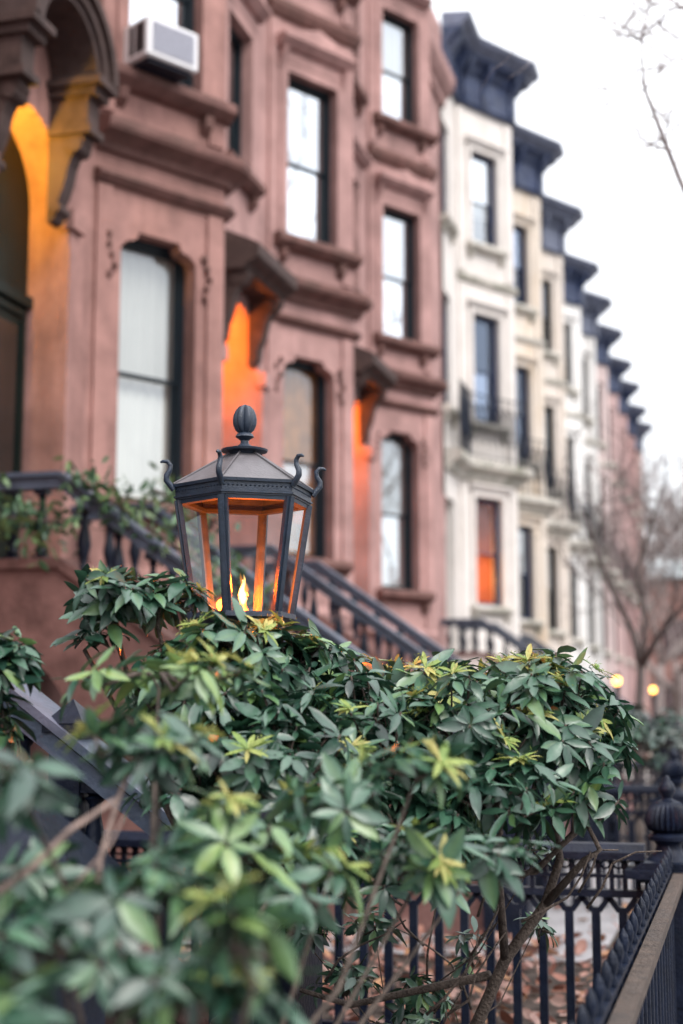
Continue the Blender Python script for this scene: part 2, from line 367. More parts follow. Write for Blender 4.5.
STOOP_T, STEPS, RISE, TREAD = .8, 13, .19, .27
def stoop(house, u0, u1, stone, floor=2.5, rails=True, mid=False):
    st = MB()
    st.box(F0, u0 + .2, u1 - .2, .005, STOOP_T, floor - .2, floor)
    for i in range(1, STEPS):
        z = floor - i * RISE; a = STOOP_T + (i - 1) * TREAD
        st.box(F0, u0 + .2, u1 - .2, a + .001, a + TREAD + (.02 if i < STEPS - 1 else 0), max(0, z - .5), z - .0005 * i)
    so_ = st.build('stoop', stone, house)
    end = STOOP_T + (STEPS - 1) * TREAD; zend = floor - (STEPS - 1) * RISE
    for (a, b) in ((u0, u0 + .199), (u1 - .199, u1)):
        arc = [(.35 + .65 * math.cos(t), 1.3 + .65 * math.sin(t)) for t in [i / 8 * R(122) for i in range(9)]]
        poly = [(.004, floor + .06), (STOOP_T + .05, floor + .06), (end + .1, zend + .1), (end + .1, 0), (1.0, 0)] + arc + [(.004, 1.8)]
        w = MB(); w.sprism(F0, poly, a, b)
        w.build('side_wall', stone, so_)
        c = MB(); e = .03
        c.sprism(F0, [(.006, floor + .062), (STOOP_T + .06, floor + .062), (end + .13, zend + .11), (end + .13, zend + .19), (STOOP_T + .07, floor + .14), (.006, floor + .14)], a - e, b + e)
        c.build('coping', M['trim'], so_)
    if rails:
        dirv = -RISE / TREAD
        for u in (u0 + .1, u1 - .1):
            r = MB(); top = floor + .10
            zr = top + .58
            r.sprism(F0, [(.01, zr), (STOOP_T + .02, zr), (end - .02, zr + dirv * (end - .04 - STOOP_T)), (end - .02, zr + dirv * (end - .04 - STOOP_T) + .075), (STOOP_T + .03, zr + .085), (.01, zr + .085)], u - .07, u + .07)
            r.sprism(F0, [(.01, zr + .088), (STOOP_T + .04, zr + .088), (end, zr + .078 + dirv * (end - .04 - STOOP_T)), (end, zr + .115 + dirv * (end - .04 - STOOP_T)), (STOOP_T + .04, zr + .125), (.01, zr + .125)], u - .1, u + .1)
            r.build('handrail', M['rail_top'], so_)
            for k in range(3): link('baluster', baluster_mesh(), None, so_, F0.p(u, .16 + .25 * k, top))
            n = 11
            for k in range(n):
                d = STOOP_T + .22 + (end - STOOP_T - .4) * k / (n - 1)
                b = link('baluster', baluster_mesh(), None, so_, F0.p(u, d, top + dirv * (d - .04 - STOOP_T) - .03)); b.scale.z = 1.05
            if mid:
                mp = MB(); mp.box(F0, u - .06, u + .06, 3.42, 3.54, .3, 1.42); mp.box(F0, u - .08, u + .08, 3.40, 3.56, 1.42, 1.45)
                mp.add([F0.p(u + i * .08, 3.48 + j * .08, 1.453) for i, j in ((-1, -1), (1, -1), (1, 1), (-1, 1))] + [F0.p(u, 3.48, 1.54)], [(0, 1, 2, 3), (0, 1, 4), (1, 2, 4), (2, 3, 4), (3, 0, 4)])
                mp.build('newel_post', M['rail'], so_)
            nw = MB(); zz = 0; dn = end + .18
            nw.box(F0, u - .15, u + .15, dn - .15, dn + .15, 0, 1.05); nw.box(F0, u - .19, u + .19, dn - .19, dn + .19, 1.05, 1.12)
            nw.box(F0, u - .17, u + .17, dn - .17, dn + .17, 0, .18) if False else None
            pz = [F0.p(u + i * .19, dn + j * .19, 1.123) for i, j in ((-1, -1), (1, -1), (1, 1), (-1, 1))] + [F0.p(u, dn, 1.34)]
            nw.add(pz, [(0, 1, 2, 3), (0, 1, 4), (1, 2, 4), (2, 3, 4), (3, 0, 4)])
            nw.build('newel_post', M['rail'], so_)
    return so_

def door(house, F, u0, u1, z0, z1, dep, lightcol, power, leaf_m, loff=0.):
    d = -dep; c = (u0 + u1) / 2
    m = MB(); m.box(F, u0, u1, d - .06, d, z0, z1)
    for (a, b) in ((u0 + .08, c - .04), (c + .04, u1 - .08)):
        for (p, q) in ((z0 + .12, z0 + .75), (z0 + 2.5, z0 + 2.56)): m.box(F, a, b, d + .001, d + .03, p, q)
        m.box(F, a, a + .05, d + .001, d + .035, z0 + .8, z0 + 2.45); m.box(F, b - .05, b, d + .001, d + .035, z0 + .8, z0 + 2.45)
    m.box(F, u0, u1, d + .001, d + .06, z0 + 2.6, z0 + 2.7)
    o = m.build('door', leaf_m, house)
    g = MB()
    for (a, b) in ((u0 + .14, c - .1), (c + .1, u1 - .14)): g.quad(F.p(a, d + .008, z0 + .85), F.p(b, d + .008, z0 + .85), F.p(b, d + .008, z0 + 2.4), F.p(a, d + .008, z0 + 2.4))
    g.build('door_glass', M['glass_dark'], o)
    MB().lathe([(.0, -.02), (.022, -.015), (.03, 0), (.022, .015), (.0, .02)], F.p(c + .09, d + .05, z0 + 1.1), 10).build('door_knob', M['brass'], o, 60)
    if power:
        ln = MB(); lx = F.p(c + loff, -dep * .55, z1 - .55)
        ln.lathe([(.02, .2), (.09, .17), (.1, .14)], lx, 8); ln.tube([(lx[0], lx[1], lx[2] + .2), (lx[0], lx[1], z1 - (.02 if not loff else .2))], .008, 5); ln.lathe([(.05, -.16), (.06, -.14)], lx, 8)
        lo = ln.build('pendant_lantern', M['iron'], house)
        MB().lathe([(.03, -.13), (.055, -.05), (.06, .05), (.04, .12)], lx, 12).build('lit_glass', M['bulb'], lo, 60)
        L_ = bpy.data.lights.new('vestibule_light', 'POINT'); L_.color = lightcol; L_.energy = power; L_.shadow_soft_size = .07
        q = bpy.data.objects.new('vestibule_light', L_); COL.objects.link(q); q.parent = house; q.location = F.p(c + loff, -dep * .8, z1 - .36)

def pediment_window_trim(house, F, u0, u1, z0, z1, m, pediment=True):
    a = MB(); w = .13
    a.box(F, u0 - w, u0, .002, .06, z0, z1 + w); a.box(F, u1, u1 + w, .002, .06, z0, z1 + w); a.box(F, u0, u1, .002, .06, z1, z1 + w)
    o = a.build('architrave', m, house)
    h = MB(); zt = z1 + .3
    h.box(F, u0 - .12, u1 + .12, .002, .07, z1 + w + .003, zt)
    h.sprism(F, [(.003, zt), (.12, zt), (.16, zt + .03), (.22, zt + .09), (.24, zt + .10), (.24, zt + .15), (.003, zt + .15)], u0 - .2, u1 + .2)
    if pediment:
        c = (u0 + u1) / 2
        h.prism(F, [(u0 - .2, zt + .153), (u1 + .2, zt + .153), (u1 + .16, zt + .2), (c + .12, zt + .33), (c, zt + .37), (c - .12, zt + .33), (u0 - .16, zt + .2)], .02, .2)
        for s in (u0 - .15, u1 + .07): h.sprism(F, [(.004, z1 - .02), (.05, z1 - .02), (.09, z1 + .1), (.17, z1 + .29), (.004, z1 + .297)], s, s + .08)
    h.build('lintel', m, house)

def sill(house, F, u0, u1, z, m, wide=None):
    s = MB(); s.sprism(F, [(-.12, z), (-.12, z - .12), (.02, z - .2), (.1, z - .17), (.17, z - .12), (.19, z - .1), (.19, z - .03), (.17, z)], *(wide or (u0 - .18, u1 + .18)))
    for a in (u0 - .12, u1 + .02): s.sprism(F, [(.003, z - .205), (.12, z - .19), (.1, z - .3), (.03, z - .36), (.003, z - .37)], a, a + .1)
    s.build('sill', m, house)

def hood(house, u0, u1, m, arch):
    c = (u0 + u1) / 2 - (.12 if arch else .17); zs = 7.0 if arch else 6.86; PJ = .46 if arch else .54
    h = MB()
    def ring(ri, ro, d0, d1, zc, n=20, sq=.92):
        arc = [(c + r_ * math.cos(math.pi * i / n), zc + r_ * sq * math.sin(math.pi * i / n)) for r_, rg in ((ri, range(n + 1)), (ro, range(n, -1, -1))) for i in rg]
        h.prism(F0, arc, d0, d1)
    if arch:
        for s in (-1, 1):
            a, b = sorted((c + s * .50, c + s * .72))
            h.box(F0, a - .04, b + .04, .004, PJ, zs - .08, zs); h.box(F0, a - .08, b + .08, .004, PJ + .07, zs + .002, zs + .07)
            h.box(F0, a, b, .004, PJ - .08, zs - .36, zs - .083); h.box(F0, a - .03, b + .03, .004, PJ - .04, zs - .43, zs - .362)
        ring(.50, .70, .004, PJ, zs + .073); ring(.702, .79, .004, PJ + .08, zs + .073); ring(.58, .66, PJ + .002, PJ + .04, zs + .073)
        z2 = zs - .433
    else:
        h.sprism(F0, [(.004, zs - .26), (PJ - .16, zs - .26), (PJ - .1, zs - .2), (PJ, zs - .15), (PJ + .03, zs - .12), (PJ + .03, zs + .02), (PJ - .05, zs + .06), (.004, zs + .28)], c - .75, c + .75)
        z2 = zs - .263
    o = h.build('door_hood', m, house)
    for s in (-1, 1):
        a, b = sorted((c + s * .5, c + s * .68))
        k = MB(); q = lambda L: [(d * (.8 if arch else .95), z2 - z * (.82 if arch else .9)) for d, z in L]
        k.sprism(F0, q([(.004, 0), (.42, 0), (.44, .08), (.38, .17), (.30, .22), (.25, .34), (.22, .49), (.18, .62), (.13, .74), (.14, .84), (.08, .94), (.004, .96)]), a, b)
        k.tube([F0.p(a - .02, .26, z2 - .10), F0.p(b + .02, .26, z2 - .10)], .07, 10)
        k.tube([F0.p(a - .02, .09, z2 - .66), F0.p(b + .02, .09, z2 - .66)], .05, 10)
        k.build('bracket', m, o)

BA = math.atan2(.8, 1.35); BL = math.hypot(.8, 1.35)
BWU = (.33, 1.24)     # window span on the bay face
def brownstone(s0, label, cfg):
    house = empty('brownstone_house', (XW, s0, 0), label, 'house', 'pink brownstone houses of the row')
    WM = M[cfg.get('wall', 'brown')]
    FB = Fr(0, 0, BA); ext = cfg.get('ext', 2.3); ZT = 16.2
    path = [(0, 0), (1.35, .8), (1.43, .8), (2.3, 0)]
    fl = [(3.45, 6.12), (7.7, 10.0), (11.55, 13.55)]
    w = MB()
    wall_face(w, FB, 0, BL, 0, ZT, [(BWU[0], BWU[1], a, b, .3) for a, b in fl])
    shoulders(w, FB, BWU[0], BWU[1], 6.12, .2)
    for i in (1, 2): w.quad((path[i][1], path[i][0], 0), (path[i + 1][1], path[i + 1][0], 0), (path[i + 1][1], path[i + 1][0], ZT), (path[i][1], path[i][0], ZT))
    D1 = cfg['d1']; D0 = D1 - 1.42; W0, W1 = -1.6, -.72; DEP = cfg['dep']; ZD = cfg.get('ztop', 6.45)
    wall_face(w, F0, -2.75, 0, 0, ZT, [(D0, D1, 2.5, ZD, DEP), (W0, W1, 8.1, 10.0, .3), (W0, W1, 11.55, 13.55, .3)])
    arch_fill(w, F0, D0, D1, ZD, DEP - .001)
    if ext > 2.3: w.quad((0, 2.3, 0), (0, ext, 0), (0, ext, ZT), (0, 2.3, ZT))
    body(w, [(-2.75, 0)] + path + ([(ext, 0)] if ext > 2.3 else []), -2.75, ext, ZT)
    w.build('wall', WM, house)
    # bay trim: corner strips, parlour cornice, band courses
    t = MB()
    for (a, b) in ((0.03, .2), (BL - .2, BL - .012)):
        for (z0, z1) in ((0.86, 6.5), (7.25, 10.7), (11.05, 14.2)): t.box(FB, a, b, .002, .035, z0, z1)
    t.sweep(path, [(0.002, .3), (.06, .3), (.06, .5), (0.002, .56)]); t.sweep(path, [(.002, 2.6), (.07, 2.6), (.09, 2.75), (.002, 2.85)])
    t.build('pilaster_strips', WM, house)
    c = MB()
    c.sweep(path, [(.003, 6.52), (.05, 6.52), (.11, 6.58), (.11, 6.62), (.003, 6.65)])
    c.sweep(path, [(.003, 6.84), (.06, 6.84), (.09, 6.9), (.15, 6.94), (.24, 6.99), (.26, 7.03), (.26, 7.1), (.18, 7.14), (.003, 7.19)])
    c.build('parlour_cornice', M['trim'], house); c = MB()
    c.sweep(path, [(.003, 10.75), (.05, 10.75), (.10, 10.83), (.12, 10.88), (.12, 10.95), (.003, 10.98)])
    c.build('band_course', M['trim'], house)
    rc = MB(); rc.sweep([(-2.745, 0)] + path + ([(ext - .01, 0)] if ext > 2.31 else []), [(.003, 14.3), (.08, 14.3), (.1, 14.45), (.2, 14.55), (.3, 14.7), (.32, 14.9), (.12, 14.96), (.003, 15.0)])
    rc.build('roof_cornice', WM, house)
    # carved ornament beside the parlour window head
    for uc in (.21, BL - .22):
        o = MB()
        for k in range(5): o.lathe([(0, -.05), (.025, -.03), (.035, 0), (.02, .035), (0, .05)], FB.p(uc + random.uniform(-.05, .05), .035, 6.02 - .1 * k), 7)
        o.build('carved_ornament', M['trim'], house, 60)
    gls = cfg['glass']; bl = cfg['blinds']
    for i, (a, b) in enumerate(fl):
        window(house, FB, BWU[0], BWU[1], a, b, M['dark_frame'], M[gls[i]], M[bl[i][0]] if bl[i] else None, bl[i][1] if bl[i] else None, .2 if i == 0 else .11)
        room(house, FB, BWU[0], BWU[1], a, b, M['room'])
        if i: pediment_window_trim(house, FB, BWU[0], BWU[1], a, b, WM, i == 1)
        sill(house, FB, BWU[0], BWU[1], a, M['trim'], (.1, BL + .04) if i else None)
    for (a, b) in ((8.1, 10.0), (11.55, 13.55)):
        window(house, F0, W0, W1, a, b, M['dark_frame'], M['glass'], None); room(house, F0, W0, W1, a, b, M['room'])
        pediment_window_trim(house, F0, W0, W1, a, b, WM, False); sill(house, F0, W0, W1, a, M['trim'])
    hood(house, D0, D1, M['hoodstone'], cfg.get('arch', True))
    ar = MB()   # door surround with capital
    for (a, b) in ((D0 - .2, D0), (D1, D1 + .2)):
        ar.box(F0, a, b, .003, .07, 2.55, ZD - .9); ar.box(F0, a - .03, b + .03, .003, .12, ZD - .897, ZD - .72)
    ar.build('door_surround', WM, house)
    door(house, F0, D0, D1, 2.5, ZD, DEP, cfg['lcol'], cfg['power'], M['green_door'], cfg.get('loff', 0.))
    stoop(house, -2.2, -.25, M[cfg.get('stone', cfg.get('wall', 'brown'))], mid=cfg.get('mid'), rails=cfg.get('rails', True))
    return house

OR = (1, .23, .02); YE = (1, .56, .05)
brownstone(5.05, 'nearest brownstone house, only its dark stoop railing showing behind shrubs at left', dict(ext=4.05, glass=['glass'] * 3, blinds=[None] * 3, lcol=OR, power=0, dep=.75, d1=-.4, stone='hoodstone', mid=True, wall='brown_warm'))
brownstone(11.9, 'pink brownstone house with yellow lit arched doorway and white blind in its tall window', dict(ztop=6.72, glass=['glass_dark', 'glass', 'glass'], blinds=[('blind', None), ('curtain', .45), None], lcol=YE, power=95, dep=.34, loff=-.45, d1=-.6, stone='trim', wall='brown_warm'))
brownstone(16.98, 'pink brownstone house right behind the gas lantern, ochre drape in its arched window', dict(glass=['glass_dark', 'glass_bright', 'glass_bright'], blinds=[('drape', .0), ('curtain', .1), ('curtain', .3)], lcol=OR, power=62, dep=.75, arch=False, d1=-.28))
brownstone(22.22, 'pink brownstone house farthest down the row, touching the first cream house', dict(ext=6.37, glass=['glass', 'glass_bright', 'glass'], blinds=[('curtain', 0), ('curtain', .0), ('blind', .3)], lcol=OR, power=62, dep=.75, arch=False, d1=-.15, rails=False))

WBA = math.atan2(1.0, 1.65); WBL = math.hypot(1.0, 1.65)
def pale_house(s0, s_left, label, wall_m, corn_m, frame_m, cfg):
    """s0: start of its bay; s_left: where the house before it ends"""
    house = empty('row_house', (XW, s0, 0), label, 'house', 'pale row houses beyond the brownstones')
    FB = Fr(0, 0, WBA); ZT = 15.1 + cfg.get('dz', 0); l = s_left - s0
    path = [(0, 0), (1.65, 1.0), (1.8, 1.0), (2.3, 0)]
    fl = [(3.75, 6.15), (7.8, 10.3), (11.9, 14.1)]; u0, u1 = .5, 1.42
    w = MB(); wall_face(w, FB, 0, WBL, 0, ZT, [(u0, u1, a, b, .3) for a, b in fl])
    for i in (1, 2): w.quad((path[i][1], path[i][0], 0), (path[i + 1][1], path[i + 1][0], 0), (path[i + 1][1], path[i + 1][0], ZT), (path[i][1], path[i][0], ZT))
    D0, D1 = -1.75, -.45; W0, W1 = -1.5, -.7
    wall_face(w, F0, l, 0, 0, ZT, [(D0, D1, 2.5, 5.9, .5), (W0, W1, 7.8, 10.3, .3), (W0, W1, 11.9, 14.1, .3)])
    body(w, [(l, 0)] + path, l, 2.3, ZT + .9); w.build('wall', wall_m, house)
    for i, (a, b) in enumerate(fl):
        bl = cfg['blinds'][i]
        window(house, FB, u0, u1, a, b, frame_m, M[cfg['glass'][i]], M[bl] if bl else None, .35 if bl == 'curtain' else None)
        room(house, FB, u0, u1, a, b, M['red_room'] if cfg.get('red') and i == 0 else M['room'])
        t = MB(); q = .12
        t.box(FB, u0 - q, u0, .002, .05, a, b + q); t.box(FB, u1, u1 + q, .002, .05, a, b + q); t.box(FB, u0, u1, .002, .05, b, b + q)
        t.sprism(FB, [(.002, b + q + .003), (.08, b + q + .003), (.16, b + q + .1), (.16, b + q + .15), (.002, b + q + .16)], u0 - .22, u1 + .22)
        t.build('architrave', wall_m, house); sill(house, FB, u0, u1, a, M['mossy'])
    if cfg.get('red'):
        ld = bpy.data.lights.new('room_light', 'POINT'); ld.color = (1, .45, .12); ld.energy = 22; ld.shadow_soft_size = .1
        q = bpy.data.objects.new('room_light', ld); COL.objects.link(q); q.parent = house; q.location = FB.p(.9, -.72, 4.4)
    for (a, b) in ((7.8, 10.3), (11.9, 14.1)):
        window(house, F0, W0, W1, a, b, frame_m, M['glass_blue'], None); room(house, F0, W0, W1, a, b, M['room']); sill(house, F0, W0, W1, a, M['mossy'])
    door(house, F0, D0, D1, 2.5, 5.9, .5, OR, 0, M['green_door'])
    # parlour cornice with iron balconette, corner strips
    c = MB(); c.sweep([(l + .02, 0)] + path, [(.003, 6.45), (.1, 6.5), (.14, 6.6), (.34, 6.72), (.36, 6.8), (.36, 6.88), (.003, 6.92)])
    c.build('parlour_cornice', M['mossy'], house); c = MB()
    c.sweep(path, [(.003, 10.95), (.06, 10.98), (.1, 11.05), (.1, 11.12), (.003, 11.16)])
    c.build('band_course', M['mossy'], house)
    t = MB()
    for (a, b) in ((.04, .26), (WBL - .26, WBL - .012)):
        for (z0, z1) in ((.6, 6.4), (6.95, 10.9), (11.2, 15.0)): t.box(FB, a, b, .002, .05, z0, z1)
    t.build('corner_strips', wall_m, house)
    b = MB()
    for (fr, a, e, o) in ((FB, .05, WBL + .1, .28), (F0, max(l, -2.3) + .1, -.1, .3)):
        b.tube([fr.p(a, o, 8.35), fr.p(e, o, 8.35)], .018, 5); b.tube([fr.p(a, o, 7.0), fr.p(e, o, 7.0)], .014, 5)
        n = 9
        for k in range(n):
            uu = a + (e - a) * (k + .5) / n; hw = (e - a) / n * .46
            b.tube([fr.p(uu, o, 6.9), fr.p(uu, o, 8.35)], .014, 4)
            b.tube([fr.p(uu + hw * math.sin(x) * .9, o, 7.72 + .45 * math.cos(x)) for x in [i * math.pi / 5 for i in range(11)]], .014, 4)
    b.build('balconette', M['iron'], house)
    # roof cornice
    full = [(l + .01, 0)] + path; z = ZT - .02; k = MB()
    k.sweep(full, [(.004, z), (.10, z), (.14, z + .06), (.12, z + .12), (.12, z + .72), (.2, z + .8), (.24, z + .9), (.42, z + 1.02), (.44, z + 1.08), (.004, z + 1.1)])
    ko = k.build('roof_cornice', corn_m, house)
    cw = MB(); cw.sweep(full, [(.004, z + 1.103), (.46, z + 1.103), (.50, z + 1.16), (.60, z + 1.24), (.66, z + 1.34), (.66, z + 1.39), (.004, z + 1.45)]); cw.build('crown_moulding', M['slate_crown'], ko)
    for (fr, us) in ((FB, (.2, .86, WBL - .14)), (F0, (max(l, -2.3) + .2, -1.2, -.35))):
        for uu in us:
            br = MB(); br.sprism(fr, [(.122, z + .08), (.16, z + .06), (.2, z + .2), (.18, z + .4), (.22, z + .58), (.32, z + .72), (.38, z + .84), (.40, z + .92), (.40, z + 1.0), (.122, z + 1.0)], uu - .07, uu + .07)
            br.build('bracket', corn_m, ko)
    if cfg.get('stoop', True): stoop(house, -2.1, -.25, wall_m, rails=cfg.get('rails', True))
    return house

M['mossy'] = mat('mossy_stone', (.56, .53, .48), .85, .25, var=.15, scale=4, bump=.3, bscale=30, stain=(.12, .13, .085), stain_amt=.9)
def pal(name, c, st, amt=.45): return mat(name, c, .8, .3, var=.07, scale=1.2, bump=.2, bscale=25, stain=st, stain_amt=amt, streak=True)
cream = pal('cream_limestone', (.68, .64, .61), (.50, .45, .40)); ochre = pal('ochre_limestone', (.64, .57, .50), (.52, .36, .20), .6)
beige = pal('beige_limestone', (.63, .57, .52), (.48, .38, .28)); white = pal('white_limestone', (.76, .75, .74), (.6, .57, .54))
rose = pal('rose_limestone', (.50, .36, .35), (.36, .24, .23)); pinkw = pal('pale_pink_limestone', (.55, .45, .44), (.4, .3, .28)); redd = pal('reddish_stone', (.42, .26, .25), (.3, .18, .17))
GD = ['glass_dark', 'glass_blue', 'glass_blue']
specs = [
 ('cream limestone house with navy cornice and orange lit parlour window, first after the pink brownstones', cream, 'navy', 'navy_frame', dict(blinds=[None, None, 'curtain'], glass=['glass_clear', 'glass_blue', 'glass'], red=True)),
 ('ochre stained limestone house, second pale house after the pink brownstones', ochre, 'navy', 'navy_frame', dict(blinds=[None, None, None], glass=GD)),
 ('beige limestone house with slate blue cornice, third pale house after the brownstones', beige, 'navy_grey', 'dark_frame', dict(blinds=[None, 'curtain', None], glass=GD, dz=-.1)),
 ('bright white limestone house, whitest front in the row, between beige and grey neighbours', white, 'navy', 'dark_frame', dict(blinds=[None, None, None], glass=GD, dz=-.3)),
 ('pale grey white house with slate cornice just beyond the whitest front', pal('grey_limestone', (.63, .62, .61), (.5, .46, .42)), 'navy_grey', 'dark_frame', dict(blinds=[None, None, None], glass=GD, dz=-.1)),
 ('pale pink white house with navy cornice, sixth pale house down the row', pinkw, 'navy', 'dark_frame', dict(blinds=[None, None, None], glass=GD)),
 ('light rose limestone house, seventh of the pale row houses', rose, 'navy', 'dark_frame', dict(blinds=[None, None, None], glass=GD, dz=-.1)),
 ('dusky rose house with dark cornice, third from the far end of the row', pal('dusky_rose_stone', (.46, .31, .30), (.3, .2, .2)), 'navy', 'dark_frame', dict(blinds=[None, None, None], glass=GD)),
 ('muted red house, second from the far end of the row', redd, 'navy', 'dark_frame', dict(blinds=[None, None, None], glass=GD, dz=-.1)),
 ('farthest house of the row, brownish pink and smallest in view', pal('brown_pink_stone', (.40, .27, .25), (.3, .18, .17)), 'navy_grey', 'dark_frame', dict(blinds=[None, None, None], glass=GD)),
]
left = 28.6
for i, (lab, wm, cm, fm, cfg) in enumerate(specs):
    s0 = 30.05 + 4.9 * i
    cfg['rails'] = i < 2; cfg['stoop'] = i < 4
    pale_house(s0, left, lab, wm, M[cm], M[fm], cfg); left = s0 + 2.3 + .003

# far end of the street: low brick block with white parapet
fb = empty('corner_building', (6, 100, 0), 'low brick building with white parapet closing the far end of the street', 'building')
w = MB(); w.box(F0, 0, 12, -16, 20, 0, 10.5); w.build('wall', M['brick'], fb)
w = MB(); w.box(F0, -.4, 12.4, -16.4, 20.4, 10.5, 11.6); w.build('parapet', M['white_trim'], fb)
for k in range(10):
    for zz in (1.0, 5.2):
        x = -14.5 + 3.3 * k
        f = MB(); f.box(F0, -.06, -.003, x, x + 1.5, zz, zz + 2.4); fo = f.build('window', M['dark_frame'], fb)
        MB().quad((x + .1, -.07, zz + .1), (x + 1.4, -.07, zz + .1), (x + 1.4, -.07, zz + 2.3), (x + .1, -.07, zz + 2.3)).build('pane', M['shop'] if zz < 2 and k in (2, 3, 4) else M['glass'], fo)

# ------------------------------------------------------------------ air conditioner in the brownstone window
FBW = Fr(11.9, XW, BA)
ac = empty('air_conditioner', FBW.p(.58, .14, 7.715), 'white air conditioner with grey grille and black side louvres, jutting from an upper brownstone window', 'air conditioner')
FA = Fr(0, 0, BA)
a = MB(); a.box(FA, -.36, .36, -.30, .36, .02, .48); o = a.build('casing', M['ac'], ac)
bm_ = bmesh.new(); bm_.from_mesh(o.data); bmesh.ops.bevel(bm_, geom=bm_.edges[:], offset=.015, segments=2, affect='EDGES'); bm_.to_mesh(o.data); bm_.free()
g = MB(); g.box(FA, -.29, .29, .361, .367, .08, .43)
for k in range(14): g.box(FA, -.29, .29, .368, .374, .085 + .025 * k, .095 + .025 * k)
g.build('grille', M['ac_grille'], ac)
g = MB()
for (d0, d1) in ((.02, .1), (.14, .3)): g.box(FA, -.366, -.3605, d0, d1, .08, .43)
g.build('side_louvre', M['black'], ac)
g = MB(); g.box(FA, -.30, .30, .0, .3, -.03, .018); g.build('bracket', M['iron'], ac); ac.scale = (.86, .86, .86)

# ------------------------------------------------------------------ lantern
def hexring(R_, z, a0): return [(R_ * math.sin(a0 + R(60) * k), -R_ * math.cos(a0 + R(60) * k), z) for k in range(6)]
LZ = 4.46
lc = at(243, 612, LZ)
gas = empty('gas_lamp', (lc.x, lc.y, 0), 'dark bronze six sided gas lantern with a burning flame, rising out of the shrubs', 'lamp', 'gas lamps in the front gardens', rz=YAW)
k_ = LZ / FPX
zb = lc.z           # bottom of the glass
zt = zb + 110 * k_  # under the band
A0 = R(-14); RT, RBt = 69 * k_, 49 * k_
ze = zt + 14 * k_
p = MB()
p.lathe([(.14, 0), (.14, .06), (.09, .1), (.06, .22), (.045, .3), (.042, zb - .35), (.06, zb - .33), (.045, zb - .3), (.06, zb - .2), (.11, zb - .09), (.125, zb - .06)], n=14)
p.build('post', M['lamp_metal'], gas, 40)
b = MB()
def hexslab(mb, r0, z0, r1, z1, rin=None):
    A, B = hexring(r0, z0, A0), hexring(r1, z1, A0)
    if rin is None: mb.add(A + B, [tuple(range(5, -1, -1)), tuple(range(6, 12))] + [(i, (i + 1) % 6, 6 + (i + 1) % 6, 6 + i) for i in range(6)])
    else:
        C_, D = hexring(r1 - rin, z1, A0), hexring(r0 - rin, z0, A0)
        mb.add(A + B + C_ + D, [(a * 6 + i, a * 6 + (i + 1) % 6, ((a + 1) % 4) * 6 + (i + 1) % 6, ((a + 1) % 4) * 6 + i) for a in range(4) for i in range(6)])
hexslab(b, .10, zb - .06, RBt + .012, zb - .022); hexslab(b, RBt + .018, zb - .0215, RBt + .018, zb - .006)
b.build('base_tray', M['lamp_metal'], gas)
b = MB()
hexslab(b, RT - .004, zt - .012, RT - .002, zt, .03); hexslab(b, RT + .002, zt + .0005, RT + .004, ze - .004, .02); hexslab(b, RT + .012, ze - .0035, RT + .014, ze + .006, .03)
hexslab(b, RT + .008, zt + .006, RT + .0085, zt + .012, .01)
nb = b.build('eaves_band', M['lamp_metal'], gas)
s = MB()   # pressed studs round the band
for k in range(6):
    for j in range(16):
        A, B = hexring(RT + .003, 0, A0)[k], hexring(RT + .003, 0, A0)[(k + 1) % 6]; q = (j + .5) / 16
        s.lathe([(0, -.004), (.0045, 0), (0, .004)], (A[0] + (B[0] - A[0]) * q, A[1] + (B[1] - A[1]) * q, (zt + ze) / 2 + .006), 5)
s.build('studs', M['lamp_metal'], nb)
zr = ze + 36 * k_
r = MB(); hexslab(r, RT + .008, ze + .0065, .045, zr)
r.build('roof', M['lamp_roof'], gas)
r = MB()
for A, B in zip(hexring(RT + .009, ze + .008, A0), hexring(.046, zr + .002, A0)): r.tube([A, B], .004, 6)
r.build('roof_ribs', M['lamp_roof'], gas, 60)
d = MB(); d.lathe([(.044, zr - .004), (.05, zr + .004), (.073, zr + .008), (.075, zr + .014), (.06, zr + .018), (.03, zr + .022)], n=24); d.build('roof_cap', M['lamp_metal'], gas, 40)
f = MB(); z = zr + .02
f.lathe([(.026, 0), (.022, .008), (.014, .014), (.013, .024), (.02, .03), (.03, .036), (.026, .044), (.020, .05)], (0, 0, z), 14)
prof = [(.016, .046), (.030, .058), (.037, .074), (.0385, .092), (.036, .108), (.029, .124), (.018, .136), (.0, .142)]
f.lathe(prof, (0, 0, z), 36, flute=.34, nf=6)
f.build('finial', M['lamp_metal'], gas, 50)
posts = []
for i in range(6):
    A, B = Vector(hexring(RBt, zb - .006, A0)[i]), Vector(hexring(RT - .008, zt - .001, A0)[i]); e = Vector((A.x, A.y, 0)).normalized()
    q = MB(); q.bar(A, B, .030, .014, up=e); q.bar(A + e * .008, B + e * .008, .014, .012, up=e)
    q.build('corner_post', M['lamp_metal'], gas)
    h = MB(); P = Vector(hexring(RT + .012, ze, A0)[i])
    pts = [P + e * x + Vector((0, 0, y)) for x, y in ((-.004, -.012), (.008, .004), (.02, .018), (.020, .034), (.010, .050), (.008, .066), (.018, .078), (.032, .078), (.040, .074))]
    h.tube(pts, [.009, .0095, .0095, .009, .008, .0075, .007, .0055, .003], 8)
    h.build('scroll_horn', M['lamp_metal'], gas, 60)
    A2, B2 = hexring(RBt - .004, zb, A0), hexring(RT - .012, zt - .004, A0); j = (i + 1) % 6
    MB().quad(A2[i], A2[j], B2[j], B2[i]).build('glass_pane', M['lamp_glass'], gas)
br = MB(); br.lathe([(.03, -.02), (.022, 0), (.012, .015), (.010, .045), (.018, .05), (.014, .06)], (0.0, 0, zb), 12)
